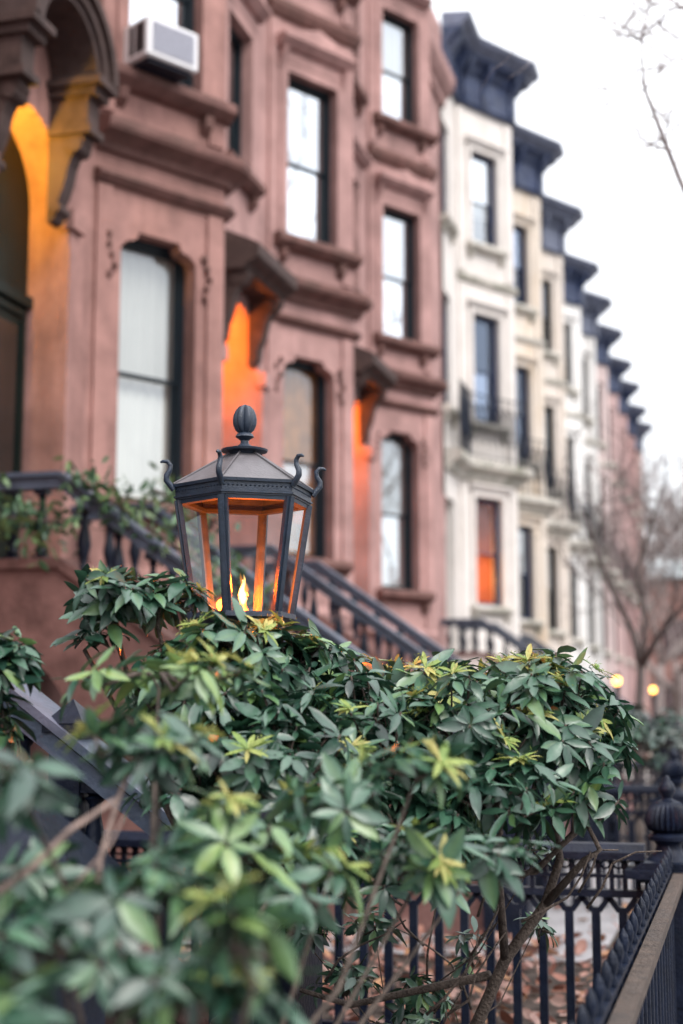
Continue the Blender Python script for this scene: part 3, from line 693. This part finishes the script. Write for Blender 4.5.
br.lathe([(.02, -.02), (.012, 0), (.009, .02), (.014, .024)], (-.052, -.01, zb), 10); br.build('burner', M['brass'], gas, 50)
def flame_mesh(c, hgt, rad, sd):
    rr = random.Random(sd); m = MB(); n = 12; ph = rr.uniform(0, 6)
    prof = [(0, 0), (.55, .06), (.95, .2), (1, .34), (.78, .5), (.5, .66), (.26, .82), (.08, .95), (0, 1)]
    vs = []
    for r_, t in prof:
        for j in range(n):
            a = 2 * math.pi * j / n; q = 1 + .32 * math.sin(2 * a + ph + 6 * t) + .15 * math.sin(3 * a + 11 * t)
            vs.append((c[0] + rad * r_ * q * math.cos(a) + .55 * rad * math.sin(8 * t + ph) * t, c[1] + .5 * rad * r_ * math.sin(a), c[2] + hgt * t))
    k = len(prof); m.add(vs, [(i * n + j, i * n + (j + 1) % n, (i + 1) * n + (j + 1) % n, (i + 1) * n + j) for i in range(k - 1) for j in range(n)])
    return m
fo = flame_mesh((0.0, -.02, zb + .02), .10, .013, 3).build('flame', M['flame_core'], gas, 180)
flame_mesh((.0, -.02, zb + .015), .11, .017, 5).build('flame_tongue', M['flame'], fo, 180)
flame_mesh((-.055, -.01, zb + .015), .032, .009, 9).build('flame_tongue', M['flame'], fo, 180)
for (lx, e) in ((.0, 6.4),):
    L_ = bpy.data.lights.new('flame_light', 'POINT'); L_.color = (1, .12, .004); L_.energy = e * 4.8; L_.shadow_soft_size = .022
    q = bpy.data.objects.new('flame_light', L_); COL.objects.link(q); q.parent = gas; q.location = (lx, -.02, zb + .085)

# far globe lamps
def globe_lamp(px, py, z, label):
    c = at(px, py, z); o = empty('globe_lamp', (c.x, c.y, 0), label, 'lamp', 'gas lamps in the front gardens')
    m = MB(); m.lathe([(.12, 0), (.1, .1), (.04, .2), (.03, c.z - .3), (.04, c.z - .12), (.05, c.z - .062)], n=10); m.build('post', M['iron'], o, 40)
    m = MB(); m.lathe([(.04, .062), (.07, .07), (.03, .12), (.0, .15)], (0, 0, c.z), 10); m.build('cap', M['iron'], o, 40)
    m = MB(); m.lathe([(.02, -.06), (.04, -.045), (.055, -.02), (.058, .0), (.055, .025), (.04, .05), (.03, .06)], (0, 0, c.z), 14); m.build('globe', M['globe'], o, 180)
globe_lamp(617, 681, 22, 'glowing orange globe lamp on a garden post just right of the shrub top')
globe_lamp(653, 690, 30, 'smaller glowing globe lamp to the right of the bare garden tree')

# ------------------------------------------------------------------ iron fences
PK = None
def picket_mesh():
    global PK
    if PK is None:
        m = MB(); m.box(F0, -.018, .018, -.014, .014, 0, .66)
        o = m.build('picket', M['iron']); PK = o.data; bpy.data.objects.remove(o)
    return PK
def divider_fence(x0, y, length, label):
    """runs from (x0, y) towards the houses"""
    f = empty('iron_fence', (x0, y, 0), label, 'fence', 'iron fences between front gardens')
    F = Fr(0, 0, R(-90))     # u towards -x
    P = lambda u, d, z: F.p(u, d, z)
    t = MB(); t.sprism(F, [(-.06, .865), (.06, .865), (.06, .895), (.035, .93), (-.035, .93), (-.06, .895)], 0, length)
    t.box(F, 0, length, -.03, .03, .705, .735); t.box(F, 0, length, -.018, .018, .785, .800); t.box(F, 0, length, -.02, .02, .08, .12)
    t.build('rail', M['iron'], f)
    b = MB(); n = int(length / .057)
    for k in range(n):
        u = .03 + .057 * k; b.box(F, u - .010, u + .010, -.012, .012, .737, .784); b.box(F, u - .010, u + .010, -.012, .012, .801, .863)
        b.tube([P(u + .028 + .02 * math.cos(a), 0, .84 + .018 * math.sin(a)) for a in [i * math.pi / 4 for i in range(9)]], .005, 4)
    b.build('pierced_band', M['iron'], f)
    n = int(length / .115); tr = MB()
    for k in range(n):
        u = .1 + .115 * k; o = link('picket', picket_mesh(), None, f, P(u, 0, 0)); o.rotation_euler.z = R(90)
        for s in (-1, 1): tr.bar(P(u + s * .014, 0, .645), P(u + s * .0575, 0, .703), .024, .026, up=(0, 1, 0))
    tr.build('tracery', M['iron'], f)
    return f
def fence_post(x, y, label):
    o = empty('fence_post', (x, y, 0), label, 'fence post', 'urn topped fence posts')
    m = MB(); m.box(F0, -.10, .10, -.10, .10, 0, .78); m.box(F0, -.12, .12, -.12, .12, 0, .2)
    for s in (-1, 1):
        m.box(F0, -.06, .06, *sorted((s * .101, s * .108)), .28, .72); m.box(F0, *sorted((s * .101, s * .108)), -.06, .06, .28, .72)
    m.build('shaft', M['iron'], o)
    m = MB(); m.box(F0, -.13, .13, -.13, .13, .782, .80); m.box(F0, -.175, .175, -.175, .175, .8005, .835)
    m.sprism(F0, [(-.15, .8355), (.15, .8355), (.1, .865), (-.1, .865)], -.15, .15) 
    m.build('cap', M['iron'], o)
    m = MB()
    m.lathe([(.098, .866), (.085, .88), (.06, .90), (.052, .925), (.06, .94), (.085, .95), (.088, .965), (.075, .975), (.06, .985)], n=20)
    m.lathe([(.07, .985), (.092, 1.0), (.098, 1.02), (.096, 1.05), (.082, 1.085), (.055, 1.108), (.03, 1.118)], n=48, flute=.13, nf=24)
    m.lathe([(.03, 1.116), (.02, 1.125), (.022, 1.135), (.034, 1.15), (.036, 1.165), (.028, 1.185), (.015, 1.2), (.012, 1.215), (.0, 1.222)], n=14)
    m.build('urn_finial', M['iron'], o, 50)
    return o
fp = at(668, 820, 6.1)
PX, PY = fp.x, fp.y
fence_post(PX, PY, 'black iron fence post with fluted urn finial where two fence runs meet at right')
divider_fence(PX - .1, PY, 4.2, 'black iron fence with pierced top band crossing the leaf littered garden, nearest of its kind')
divider_fence(PX - .2, PY + 5.0, 4.2, 'black iron fence farther back behind the urn topped post, between gardens')
divider_fence(PX - .4, PY + 10.0, 4.0, 'farthest black iron garden fence, under the bare garden tree')
fp2 = at(673, 748, 10.9)
fence_post(fp2.x, fp2.y, 'black iron urn fence post farther back, just above the near urn')
# front fence along the pavement: knobbed pickets over a rusty rail
ff = empty('pavement_fence', (-.325, PY, 0), 'knobbed iron fence with rusty rail running from urn post to bottom right', 'fence')
Ff = Fr(0, 0, 0)
m = MB(); m.box(Ff, -5.4, -.11, .014, .062, .80, .83); m.build('rusty_rail', M['rust'], ff)
m = MB(); m.box(Ff, -5.4, -.11, -.012, .010, .84, .852); m.box(Ff, -5.4, -.11, .0, .03, .12, .16); m.box(Ff, -5.4, -.11, -.02, .0, .60, .62); m.build('thin_rail', M['iron'], ff)
km = MB(); km.lathe([(.010, 0), (.010, .85), (.014, .862), (.008, .875), (.012, .89), (.0145, .905), (.011, .922), (.0, .942)], n=8)
ko = km.build('picket', M['iron'], ff, 50); ko.location = Ff.p(-.2, 0, 0)
for k in range(1, 32): link('picket', ko.data, None, ff, Ff.p(-.2 - .165 * k, 0, 0))

# ------------------------------------------------------------------ foliage
def leaf_template(wid=.34, droop=.35, rows=5):
    ts = np.array([0, .18, .42, .7, .9, 1.0]); hw = np.array([.06, .62, 1.0, .82, .34, 0.0]) * wid / 2
    V = []
    for t, h in zip(ts, hw):
        z = -droop * t * t * .5
        V += [(-h, t, z + .28 * h), (0, t, z), (h, t, z + .28 * h)]
    F = []
    for i in range(len(ts) - 1):
        F += [(3 * i, 3 * i + 1, 3 * i + 4, 3 * i + 3), (3 * i + 1, 3 * i + 2, 3 * i + 5, 3 * i + 4)]
    V = np.array(V, float); mid = np.zeros(len(V)); mid[1::3] = 1
    # a gentle wave along the blade edge
    V[0::3, 2] += .03 * np.sin(9 * V[0::3, 1]); V[2::3, 2] += .03 * np.sin(8 * V[2::3, 1] + 1)
    return V, np.array(F, int), mid

class Leaves:
    def __init__(self): self.V, self.F, self.T, self.n = [], [], [], 0
    def leaf(self, tpl, pos, d, nrm, L, tint, curl=0.):
        d = d / np.linalg.norm(d); x = np.cross(d, nrm); l = np.linalg.norm(x)
        if l < 1e-4: x = np.array((1., 0, 0)); l = 1
        x /= l; n = np.cross(x, d)
        v = tpl[0]; P = pos + L * (v[:, :1] * x + v[:, 1:2] * d + v[:, 2:3] * n)
        self.V.append(P); self.F.append(tpl[1] + self.n); self.T.append(tint + .10 * tpl[2]); self.n += len(P)
    def build(self, name, m, parent):
        V = np.concatenate(self.V); F = np.concatenate(self.F); T = np.concatenate(self.T)
        if parent is not None: V = V - np.array(parent.location)
        me = bpy.data.meshes.new(name); me.from_pydata(V.tolist(), [], F.tolist())
        a = me.attributes.new('tint', 'FLOAT', 'POINT'); a.data.foreach_set('value', T.astype(np.float32))
        me.shade_smooth(); return link(name, me, m, parent)

TPL = [leaf_template(w, d) for w, d in ((.32, .2), (.38, .5), (.42, .8), (.34, 1.1), (.40, .3), (.36, -.25), (.30, .7))]
BTP = leaf_template(.16, .5); BTP2 = leaf_template(.24, .6)

def rnd_unit():
    v = rng.normal(size=3); return v / np.linalg.norm(v)

def whorl(lv, bd, pos, axis, L, n, tint0, buds):
    axis = axis / np.linalg.norm(axis); e1 = np.cross(axis, rnd_unit()); e1 /= np.linalg.norm(e1); e2 = np.cross(axis, e1)
    ph = rng.uniform(0, 6.28)
    for i in range(n):
        a = ph + 2.39996 * i; inc = R(rng.uniform(48, 82)) + R(35) * (i / n)
        rad = e1 * math.cos(a) + e2 * math.sin(a)
        d = axis * math.cos(inc) + rad * math.sin(inc) + np.array((0, 0, -.28)) + .12 * rng.normal(size=3)
        nrm = axis * math.sin(inc) - rad * math.cos(inc) + .25 * rng.normal(size=3)
        if nrm[2] < 0 and rng.random() < .7: nrm = nrm + np.array((0, 0, .6))
        l = L * rng.uniform(.5, 1.12)
        lv.leaf(TPL[rng.integers(7)], pos - axis * .02 * (i / n) + rad * .006, d, nrm, l, float(np.clip(tint0 + .12 * rng.normal(), 0, .72)))
    if buds:
        for i in range(rng.integers(8, 14)):
            a = rng.uniform(0, 6.28); rad = e1 * math.cos(a) + e2 * math.sin(a)
            d = axis * rng.uniform(.25, .8) + rad + np.array((0, 0, -.1)); t = rng.random()
            bd.leaf(BTP2, pos + axis * .012, d, axis, L * rng.uniform(.45, .85), t)
            for q in range(5):
                pp = pos + axis * .012 + d / np.linalg.norm(d) * L * .1 * (q + 1)
                bd.leaf(BTP, pp, rnd_unit() + .4 * d, rnd_unit(), L * .13, t)

def bush(name, root, label, cat, blobs, L=.093, limb=.017, fork=None, dens=1.2):
    o = empty(name, root, label, cat); lv, st = Leaves(), MB(); nbud = 0
    rv = Vector(root)
    for (c, r, n, tint, bp) in blobs:
        n = int(n * dens); c = np.array(c); cv = Vector(c); low = cv - Vector((0, 0, r[2] * .9))
        mid = (rv * .45 + low * .55) + Vector((rng.uniform(-.06, .06), rng.uniform(-.06, .06), rng.uniform(-.05, .1)))
        f0 = Vector(fork) - rv if fork is not None else Vector((0, 0, cv.z * .55))
        m1 = f0 * .5 + (low - rv) * .5 + Vector(rnd_unit()) * .05 - Vector((0, 0, .03))
        st.tube([f0, f0 * .75 + m1 * .25 + Vector(rnd_unit()) * .02, m1, low - rv + Vector(rnd_unit()) * .03, cv - rv], [limb * .6, limb * .55, limb * .48, limb * .38, limb * .25], 7)
        for k in range(n):
            u = rnd_unit()
            if u[2] < -.25 and rng.random() < .75: u[2] = -u[2]
            s = rng.uniform(.72, 1.16) if rng.random() < .72 else rng.uniform(.35, .75)
            pos = c + u * np.array(r) * s
            ax = u * .75 + np.array((0, 0, .7)) + .3 * rng.normal(size=3)
            bd = Leaves()
            whorl(lv, bd, pos, ax, L * rng.uniform(.85, 1.12), int(rng.integers(7, 12)), tint + .10 * rng.normal(), s > .75 and u[2] > -.1 and rng.random() < bp)
            if bd.n and nbud < 98: bd.build('flower_bud', M['bud'], o); nbud += 1
            if rng.random() < .75:
                p1 = Vector(pos) - rv; p0 = Vector(c + (pos - c) * .25 - np.array((0, 0, r[2] * .35))) - rv; pm = (p0 + p1) / 2 + Vector(rnd_unit()) * .03 - Vector((0, 0, .02))
                st.tube([p0, pm, p1], [.0055, .0042, .003], 5)
    if fork is None: st.tube([Vector((0, 0, 0)), f0 * .5 + Vector((.02, .01, 0)), f0], [limb, limb * .85, limb * .7], 7)
    lv.build('foliage', M['leaf'], o)
    st.build('branches', M['twig'], o, 180)
    return o
def B(px, py, z, rx, ry, rz, n, tint=.36, bp=.1): return (tuple(at(px, py, z)), (rx, ry, rz), n, tint, bp)
def rootat(px, z, dx=0): q = at(px, 900, z); return (q.x + dx, q.y, 0)

bush('evergreen_shrub', rootat(478, 4.25), 'broad evergreen shrub with glossy whorled leaves in focus, right of the lantern', 'shrub', [
    B(540, 725, 4.25, .22, .3, .20, 88, .34, .28), B(590, 760, 4.2, .09, .2, .18, 22, .32, .05), B(475, 750, 4.1, .22, .3, .26, 70, .33, .25), B(420, 700, 4.35, .18, .25, .12, 36, .35, .35),
    B(375, 750, 4.0, .22, .3, .24, 62, .33, .15), B(490, 795, 3.85, .20, .2, .10, 30, .36, .12), B(330, 690, 4.4, .18, .25, .11, 36, .36, .3), B(585, 808, 4.05, .10, .15, .06, 8, .36, .1), B(395, 835, 3.8, .22, .2, .15, 42, .33, .12), B(470, 850, 4.0, .14, .12, .03, 8, .38, .1)], fork=at(503, 880, 4.2))
bush('evergreen_shrub', rootat(215, 4.1), 'evergreen shrub wrapped round the foot of the gas lantern, spray reaching left', 'shrub', [
    B(270, 690, 4.0, .20, .25, .16, 48, .35, .2), B(190, 705, 3.9, .2, .22, .16, 40, .35, .3), B(112, 602, 3.95, .17, .12, .07, 18, .3, .03), B(160, 600, 4.0, .12, .1, .055, 10, .3, .1), B(95, 640, 3.95, .05, .08, .04, 3, .3, 0),
    B(225, 640, 3.9, .1, .12, .05, 12, .34, .1), B(285, 650, 4.1, .14, .15, .05, 14, .36, .05), B(280, 775, 3.7, .22, .25, .2, 55, .3, .12), B(200, 780, 3.7, .13, .2, .13, 18, .3, .1), B(290, 860, 3.6, .18, .2, .12, 22, .3, .1)])
bush('evergreen_shrub', rootat(180, 2.3), 'blurred evergreen shrub in the near foreground, filling the bottom left', 'shrub', [
    B(150, 745, 2.6, .10, .12, .06, 11, .38, .1), B(225, 850, 2.6, .12, .15, .08, 15, .40, .15), B(45, 880, 2.4, .09, .12, .05, 7, .38, .1), B(150, 895, 2.2, .13, .12, .05, 9, .42, .2),
    B(300, 890, 2.6, .08, .12, .05, 6, .42, .3), B(50, 945, 2.1, .10, .12, .06, 9, .4, .1), B(185, 985, 2.0, .12, .12, .05, 11, .42, .28), B(235, 940, 1.9, .05, .08, .05, 5, .44, .3), B(20, 1010, 1.8, .06, .1, .05, 6, .38, 0),
    B(20, 785, 2.2, .05, .08, .05, 4, .4, 0), B(420, 860, 3.0, .12, .12, .06, 12, .42, .2), B(340, 805, 2.9, .12, .12, .06, 12, .42, .15), B(420, 765, 2.9, .1, .1, .05, 9, .42, .5), B(490, 850, 3.2, .08, .1, .04, 5, .42, .2), B(150, 672, 3.1, .19, .15, .015, 11, .6, .8)], L=.088, limb=.010, dens=1.1)
bush('evergreen_shrub', rootat(22, 3.6), 'slender evergreen stem with a few leaf whorls at the left edge', 'shrub', [
    B(5, 670, 3.6, .05, .08, .09, 10, .3, 0), B(-10, 720, 3.6, .06, .08, .07, 6, .3, 0)], limb=.009)
bush('evergreen_shrub', rootat(430, 4.6), 'low sprig of small dark leaves in front of the fence pickets', 'shrub', [
    B(340, 985, 4.6, .12, .08, .07, 9, .33, 0), B(420, 1000, 4.6, .12, .08, .07, 10, .33, 0), B(470, 940, 4.6, .06, .06, .06, 3, .33, 0), B(545, 850, 4.4, .05, .06, .03, 3, .4, 0), B(540, 925, 4.7, .06, .06, .04, 3, .4, 0), B(370, 925, 4.7, .10, .08, .05, 6, .3, 0), B(310, 930, 4.6, .08, .08, .07, 7, .3, 0), B(400, 1030, 4.5, .16, .08, .06, 10, .3, 0), B(590, 1015, 4.9, .04, .05, .03, 2, .35, 0)], L=.075, limb=.005)
bush('evergreen_shrub', rootat(640, 12.0), 'dark low shrub behind the farther fence, under the globe lamps', 'shrub', [
    B(600, 735, 13.0, .5, .4, .30, 60, .1, 0), B(660, 740, 13.0, .5, .4, .28, 50, .1, 0)], L=.12)
FG = bpy.data.objects['evergreen_shrub.002']
# the main shrub's bent grey trunk
def bent(name, pts, rad, m, parent):
    P = [Vector(p) - parent.location for p in pts]; return MB().tube(P, rad, 8).build(name, m, parent, 180)
sh = bpy.data.objects['evergreen_shrub']
bent('trunk', [at(455, 1190, 4.25), at(470, 1040, 4.25), at(505, 960, 4.22), at(545, 905, 4.2), at(560, 860, 4.2), at(550, 790, 4.2)], [.024, .020, .017, .015, .012, .008], M['twig'], sh)
bent('trunk', [at(505, 960, 4.22), at(500, 890, 4.1), at(490, 840, 4.0), at(480, 790, 4.1)], [.014, .011, .009, .006], M['twig'], sh)
bent('trunk', [at(545, 905, 4.2), at(585, 860, 4.1), at(600, 850, 4.1), at(585, 820, 4.1)], [.013, .01, .008, .006], M['twig'], sh)
bent('trunk', [at(300, 990, 4.4), at(350, 1005, 4.4), at(420, 990, 4.35), at(490, 975, 4.25)], [.007, .010, .012, .014], M['twig'], sh)

for pts, rd in (([(-20, 905, 2.2), (30, 870, 2.25), (70, 830, 2.3), (115, 800, 2.4)], .007), ([(20, 1040, 2.3), (30, 940, 2.3), (70, 890, 2.35), (110, 845, 2.4), (125, 815, 2.45)], .004), ([(95, 920, 2.4), (100, 860, 2.45), (118, 800, 2.5), (140, 745, 2.6)], .006), ([(30, 760, 3.4), (38, 840, 3.4), (30, 920, 3.4), (25, 1040, 3.4)], .008), ([(225, 960, 3.0), (270, 900, 3.0), (330, 860, 3.0)], .005)):
    bent('branches', [at(*p) for p in pts], [rd, rd * .9, rd * .75, rd * .6, rd * .5][:len(pts)], M['twig_pale'], FG)
tw = random.Random(17)
for k in range(16):
    x, y, z = tw.uniform(310, 600), tw.uniform(880, 1015), tw.uniform(4.0, 4.9); P = [at(x, y, z)]; a_ = tw.uniform(-2.6, -.5)
    for i in range(4):
        a_ += tw.gauss(0, .35); x += 26 * math.cos(a_); y += 26 * math.sin(a_); P.append(at(x, max(y, 850), z))
    bent('branches', P, [.0045, .004, .0035, .003, .002], M['twig'], sh)
# fallen leaves
fl = Leaves(); DT = leaf_template(.6, -.5)
for k in range(2300):
    y = rng.uniform(5.2, 9.6) if k < 2200 else rng.uniform(9, 14); x = rng.uniform(-4.6, -.35)
    d = rng.normal(size=3); d[2] *= .25; n_ = np.array((0, 0, 1.)) + .5 * rng.normal(size=3)
    fl.leaf(DT, np.array((x, y, rng.uniform(.005, .04))), d, n_, rng.uniform(.06, .12), rng.random())
tag(fl.build('fallen_leaves', M['dead'], None), 'pink and orange fallen leaves covering the garden behind the fence', 'fallen leaves', kind='stuff')

# garland and pots on the lit stoop
S1 = 11.9
def garland(pts, n, spread, label):
    o = empty('garland', tuple(pts[0]), label, 'garland', 'greenery on the stoop'); g = Leaves()
    P = [np.array(p) for p in pts]
    for k in range(n):
        i = rng.integers(len(P) - 1); q = rng.random(); c = P[i] * (1 - q) + P[i + 1] * q + rng.normal(size=3) * spread
        g.leaf(TPL[rng.integers(7)], c, rnd_unit() + np.array((.2, 0, -.3)), rnd_unit() + np.array((0, 0, 1.)), rng.uniform(.07, .14), rng.random())
    g.build('foliage', M['garland'], o)
    st = MB().tube([Vector(p) - o.location for p in pts], .012, 5); st.build('stem', M['twig'], o, 180)
ny, fy = S1 - 2.1, S1 - .35
garland([(XW + .1, ny - .12, 3.05), (XW + .45, ny - .14, 2.95), (XW + .9, ny - .14, 2.9)], 260, .12, 'green garland hung on the landing balusters of the yellow lit stoop')
garland([(XW + .9, ny - .1, 3.3), (XW + 1.4, ny - .1, 2.98), (XW + 2.0, ny - .1, 2.55), (XW + 2.5, ny - .1, 2.2)], 300, .09, 'green garland trailing down the sloping stoop handrail left of the lantern')
garland([(XW + .8, fy, 3.45), (XW + 1.1, fy, 3.3), (XW + 1.5, fy, 3.0)], 150, .11, 'tuft of greenery on the far stoop handrail, under the white blind')

# ------------------------------------------------------------------ bare trees
def tree(loc, h, label, seed, m, trunk_r=.12, first=.35, spread=.7, depth=5, lean=(0, 0, 0), twig=.006, group='bare trees', extra=None):
    rr = random.Random(seed); o = empty('bare_tree', loc, label, 'tree', group); tk, cr = MB(), MB()
    def grow(p, d, l, r, k):
        n = 4; pts = [p]; rad = [r]; dd = d.copy()
        for i in range(n):
            dd = (dd + Vector((rr.gauss(0, .16), rr.gauss(0, .16), rr.gauss(.04, .1)))).normalized(); p = p + dd * (l / n); pts.append(p); rad.append(max(twig * .7, r * (1 - .38 * (i + 1) / n)))
        (tk if k == 0 else cr).tube(pts, rad, 8 if k == 0 else (6 if k < 3 else 4))
        if k >= depth: return
        for i in range(rr.choice((2, 3, 3)) if k else rr.choice((3, 4))):
            j = n if i < 2 else rr.randint(2, n); nd = (dd + Vector((rr.gauss(0, spread), rr.gauss(0, spread), rr.gauss(.25, .3)))).normalized()
            grow(pts[j], nd, l * rr.uniform(.6, .85), max(twig, rad[j] * rr.uniform(.55, .75)), k + 1)
    grow(Vector((0, 0, 0)), (Vector((0, 0, 1)) + Vector(lean)).normalized(), h * first, trunk_r, 0)
    if extra:
        for e in extra: grow(Vector(e[0]), Vector(e[1]).normalized(), e[2], e[3], e[4])
    tk.build('trunk', m, o, 180); cr.build('crown', m, o, 180); return o
def limb_tree(z, trunk, limbs, label, m, seed, tw=.010):
    rr = random.Random(seed); T = [at(px, py, z) for px, py in trunk]; base = Vector((T[0].x, T[0].y, 0))
    o = empty('bare_tree', tuple(base), label, 'tree', 'bare trees'); k = z / FPX
    MB().tube([Vector((0, 0, 0))] + [t - base for t in T], [6.2 * k, 5.2 * k] + [4.4 * k] * (len(T) - 1), 9).build('trunk', m, o, 180)
    cr = MB()
    def tws(p, d, l, r_, lev):
        pts = [p]; dd = Vector(d)
        for i in range(4):
            dd = (dd + Vector((rr.gauss(0, .2), rr.gauss(0, .2), rr.gauss(.06, .15)))).normalized(); p = p + dd * l / 4; pts.append(p)
            if lev < 4 and rr.random() < .62: tws(p, (dd + Vector((rr.gauss(0, .6), rr.gauss(0, .6), rr.gauss(.1, .5)))).normalized(), l * .66, r_ * .62, lev + 1)
        cr.tube(pts, [r_, r_ * .85, r_ * .72, r_ * .6, r_ * .45], 5)
    for L_ in limbs:
        P = [at(px, py, z + dz) - base for px, py, dz in L_]; n = len(P)
        cr.tube(P, [(3.6 - 2.2 * i / (n - 1)) * k for i in range(n)], 7)
        for i in range(1, n):
            d = (P[i] - P[i - 1]).normalized()
            for j in range(3): tws(P[i] * (1 - .3 * j) + P[i - 1] * .3 * j, (d + Vector((rr.gauss(0, .6), rr.gauss(0, .6), .3))).normalized(), rr.uniform(.7, 1.3), tw, 1)
    cr.build('crown', m, o, 180)
limb_tree(20, [(639, 775), (638, 720), (641, 665)], [[(641, 668, 0), (632, 630, .3), (612, 590, .5), (598, 556, .7), (588, 520, .9)], [(641, 668, 0), (655, 640, -.2), (672, 618, -.4), (700, 590, -.6), (725, 545, -.8)], [(641, 668, 0), (646, 620, .3), (636, 575, .5), (650, 530, .6), (662, 490, .7)]],
          'small forked bare tree in a front garden beside the globe lamps', M['bark_mid'], 5)
for i, (px, z, h, lab) in enumerate(((676, 34, 9, 'bare tree behind the forked garden tree, near the right edge'), (655, 48, 11, 'pale bare tree beyond the far houses, left of the others'), (672, 62, 13, 'tall pale bare tree in the distance at the right edge'), (690, 44, 10, 'bare tree at the right edge whose twigs cross the white parapet'))):
    q = at(px, 700, z); tree((q.x, q.y, 0), h, lab, 20 + i, M['bark_pale'], .2, .28, .6, 6, twig=.02)
for i, (px, z, h, lab) in enumerate(((664, 118, 24, 'faint bare tree rising behind the white parapet'), (690, 122, 25, 'faint bare tree behind the brick block, cut by the right edge'))):
    q = at(px, 700, z); tree((q.x, q.y, 0), h, lab, 50 + i, M['bark_grey'], .3, .26, .6, 6, twig=.035)
for x, y, sd, lab in ((5.5, 19, 61, 'bare street tree by the kerb, mirrored in the brownstone windows'), (5.2, 26, 62, 'farther bare street tree by the kerb, only seen mirrored in glass')): tree((x, y, 0), 13, lab, sd, M['bark_grey'], .2, .34, .55, 5, twig=.014)
# street tree standing right of the frame, its boughs reaching in at top right
TB = Vector((3.4, 9.5, 0)); e0 = TB + Vector((0, 0, 4.5))
bp = [at(700, 230, 9.4), at(668, 150, 9.2), at(645, 90, 9.0), at(640, 40, 8.9)]
ot = tree(tuple(TB), 9, 'pale street tree reaching in from the right, only its thin twigs showing against the sky', 41, M['bark_grey'], .17, .42, .55, 5, twig=.005, group='bare trees')
cr = MB(); base = Vector((0, 0, 3.4)); P = [base, (bp[0] - TB) * .5 + base * .5 + Vector((0, 0, .3))] + [b - TB for b in bp]
cr.tube(P, [.05, .034, .022, .016, .010, .005], 7); rr = random.Random(4)
def twigs(p, d, l, r, k):
    pts = [p]; dd = Vector(d)
    for i in range(4):
        dd = (dd + Vector((rr.gauss(0, .22), rr.gauss(0, .22), rr.gauss(0, .2)))).normalized(); p = p + dd * l / 4; pts.append(p)
        if k < 3 and rr.random() < .65: twigs(p, (dd + Vector((rr.gauss(0, .8), rr.gauss(0, .8), rr.gauss(0, .8)))).normalized(), l * .6, r * .6, k + 1)
    cr.tube(pts, [r, r * .85, r * .7, r * .55, r * .35], 4)
for i in range(2, 6):
    for j in range(5): twigs(P[i], Vector((rr.gauss(-.1, .6), rr.gauss(0, .6), rr.gauss(.3, .6))).normalized(), rr.uniform(.35, .75), .006, 1)
for (px, py, dx, dy) in ((683, 20, -1, -.4), (690, 60, -.8, .4), (683, 5, -.9, .1), (670, 35, -1, .1), (700, 85, -.9, -.1), (660, -20, -.5, .6), (695, 120, -.8, -.4)):
    s_ = at(px + 30, py, 9) - TB; twigs(s_, rt * dx + Vector((0, 0, -dy)), .6, .008, 1); cr.tube([P[1], s_], [.012, .008], 5)
cr.build('bough', M['bark_grey'], ot, 180)
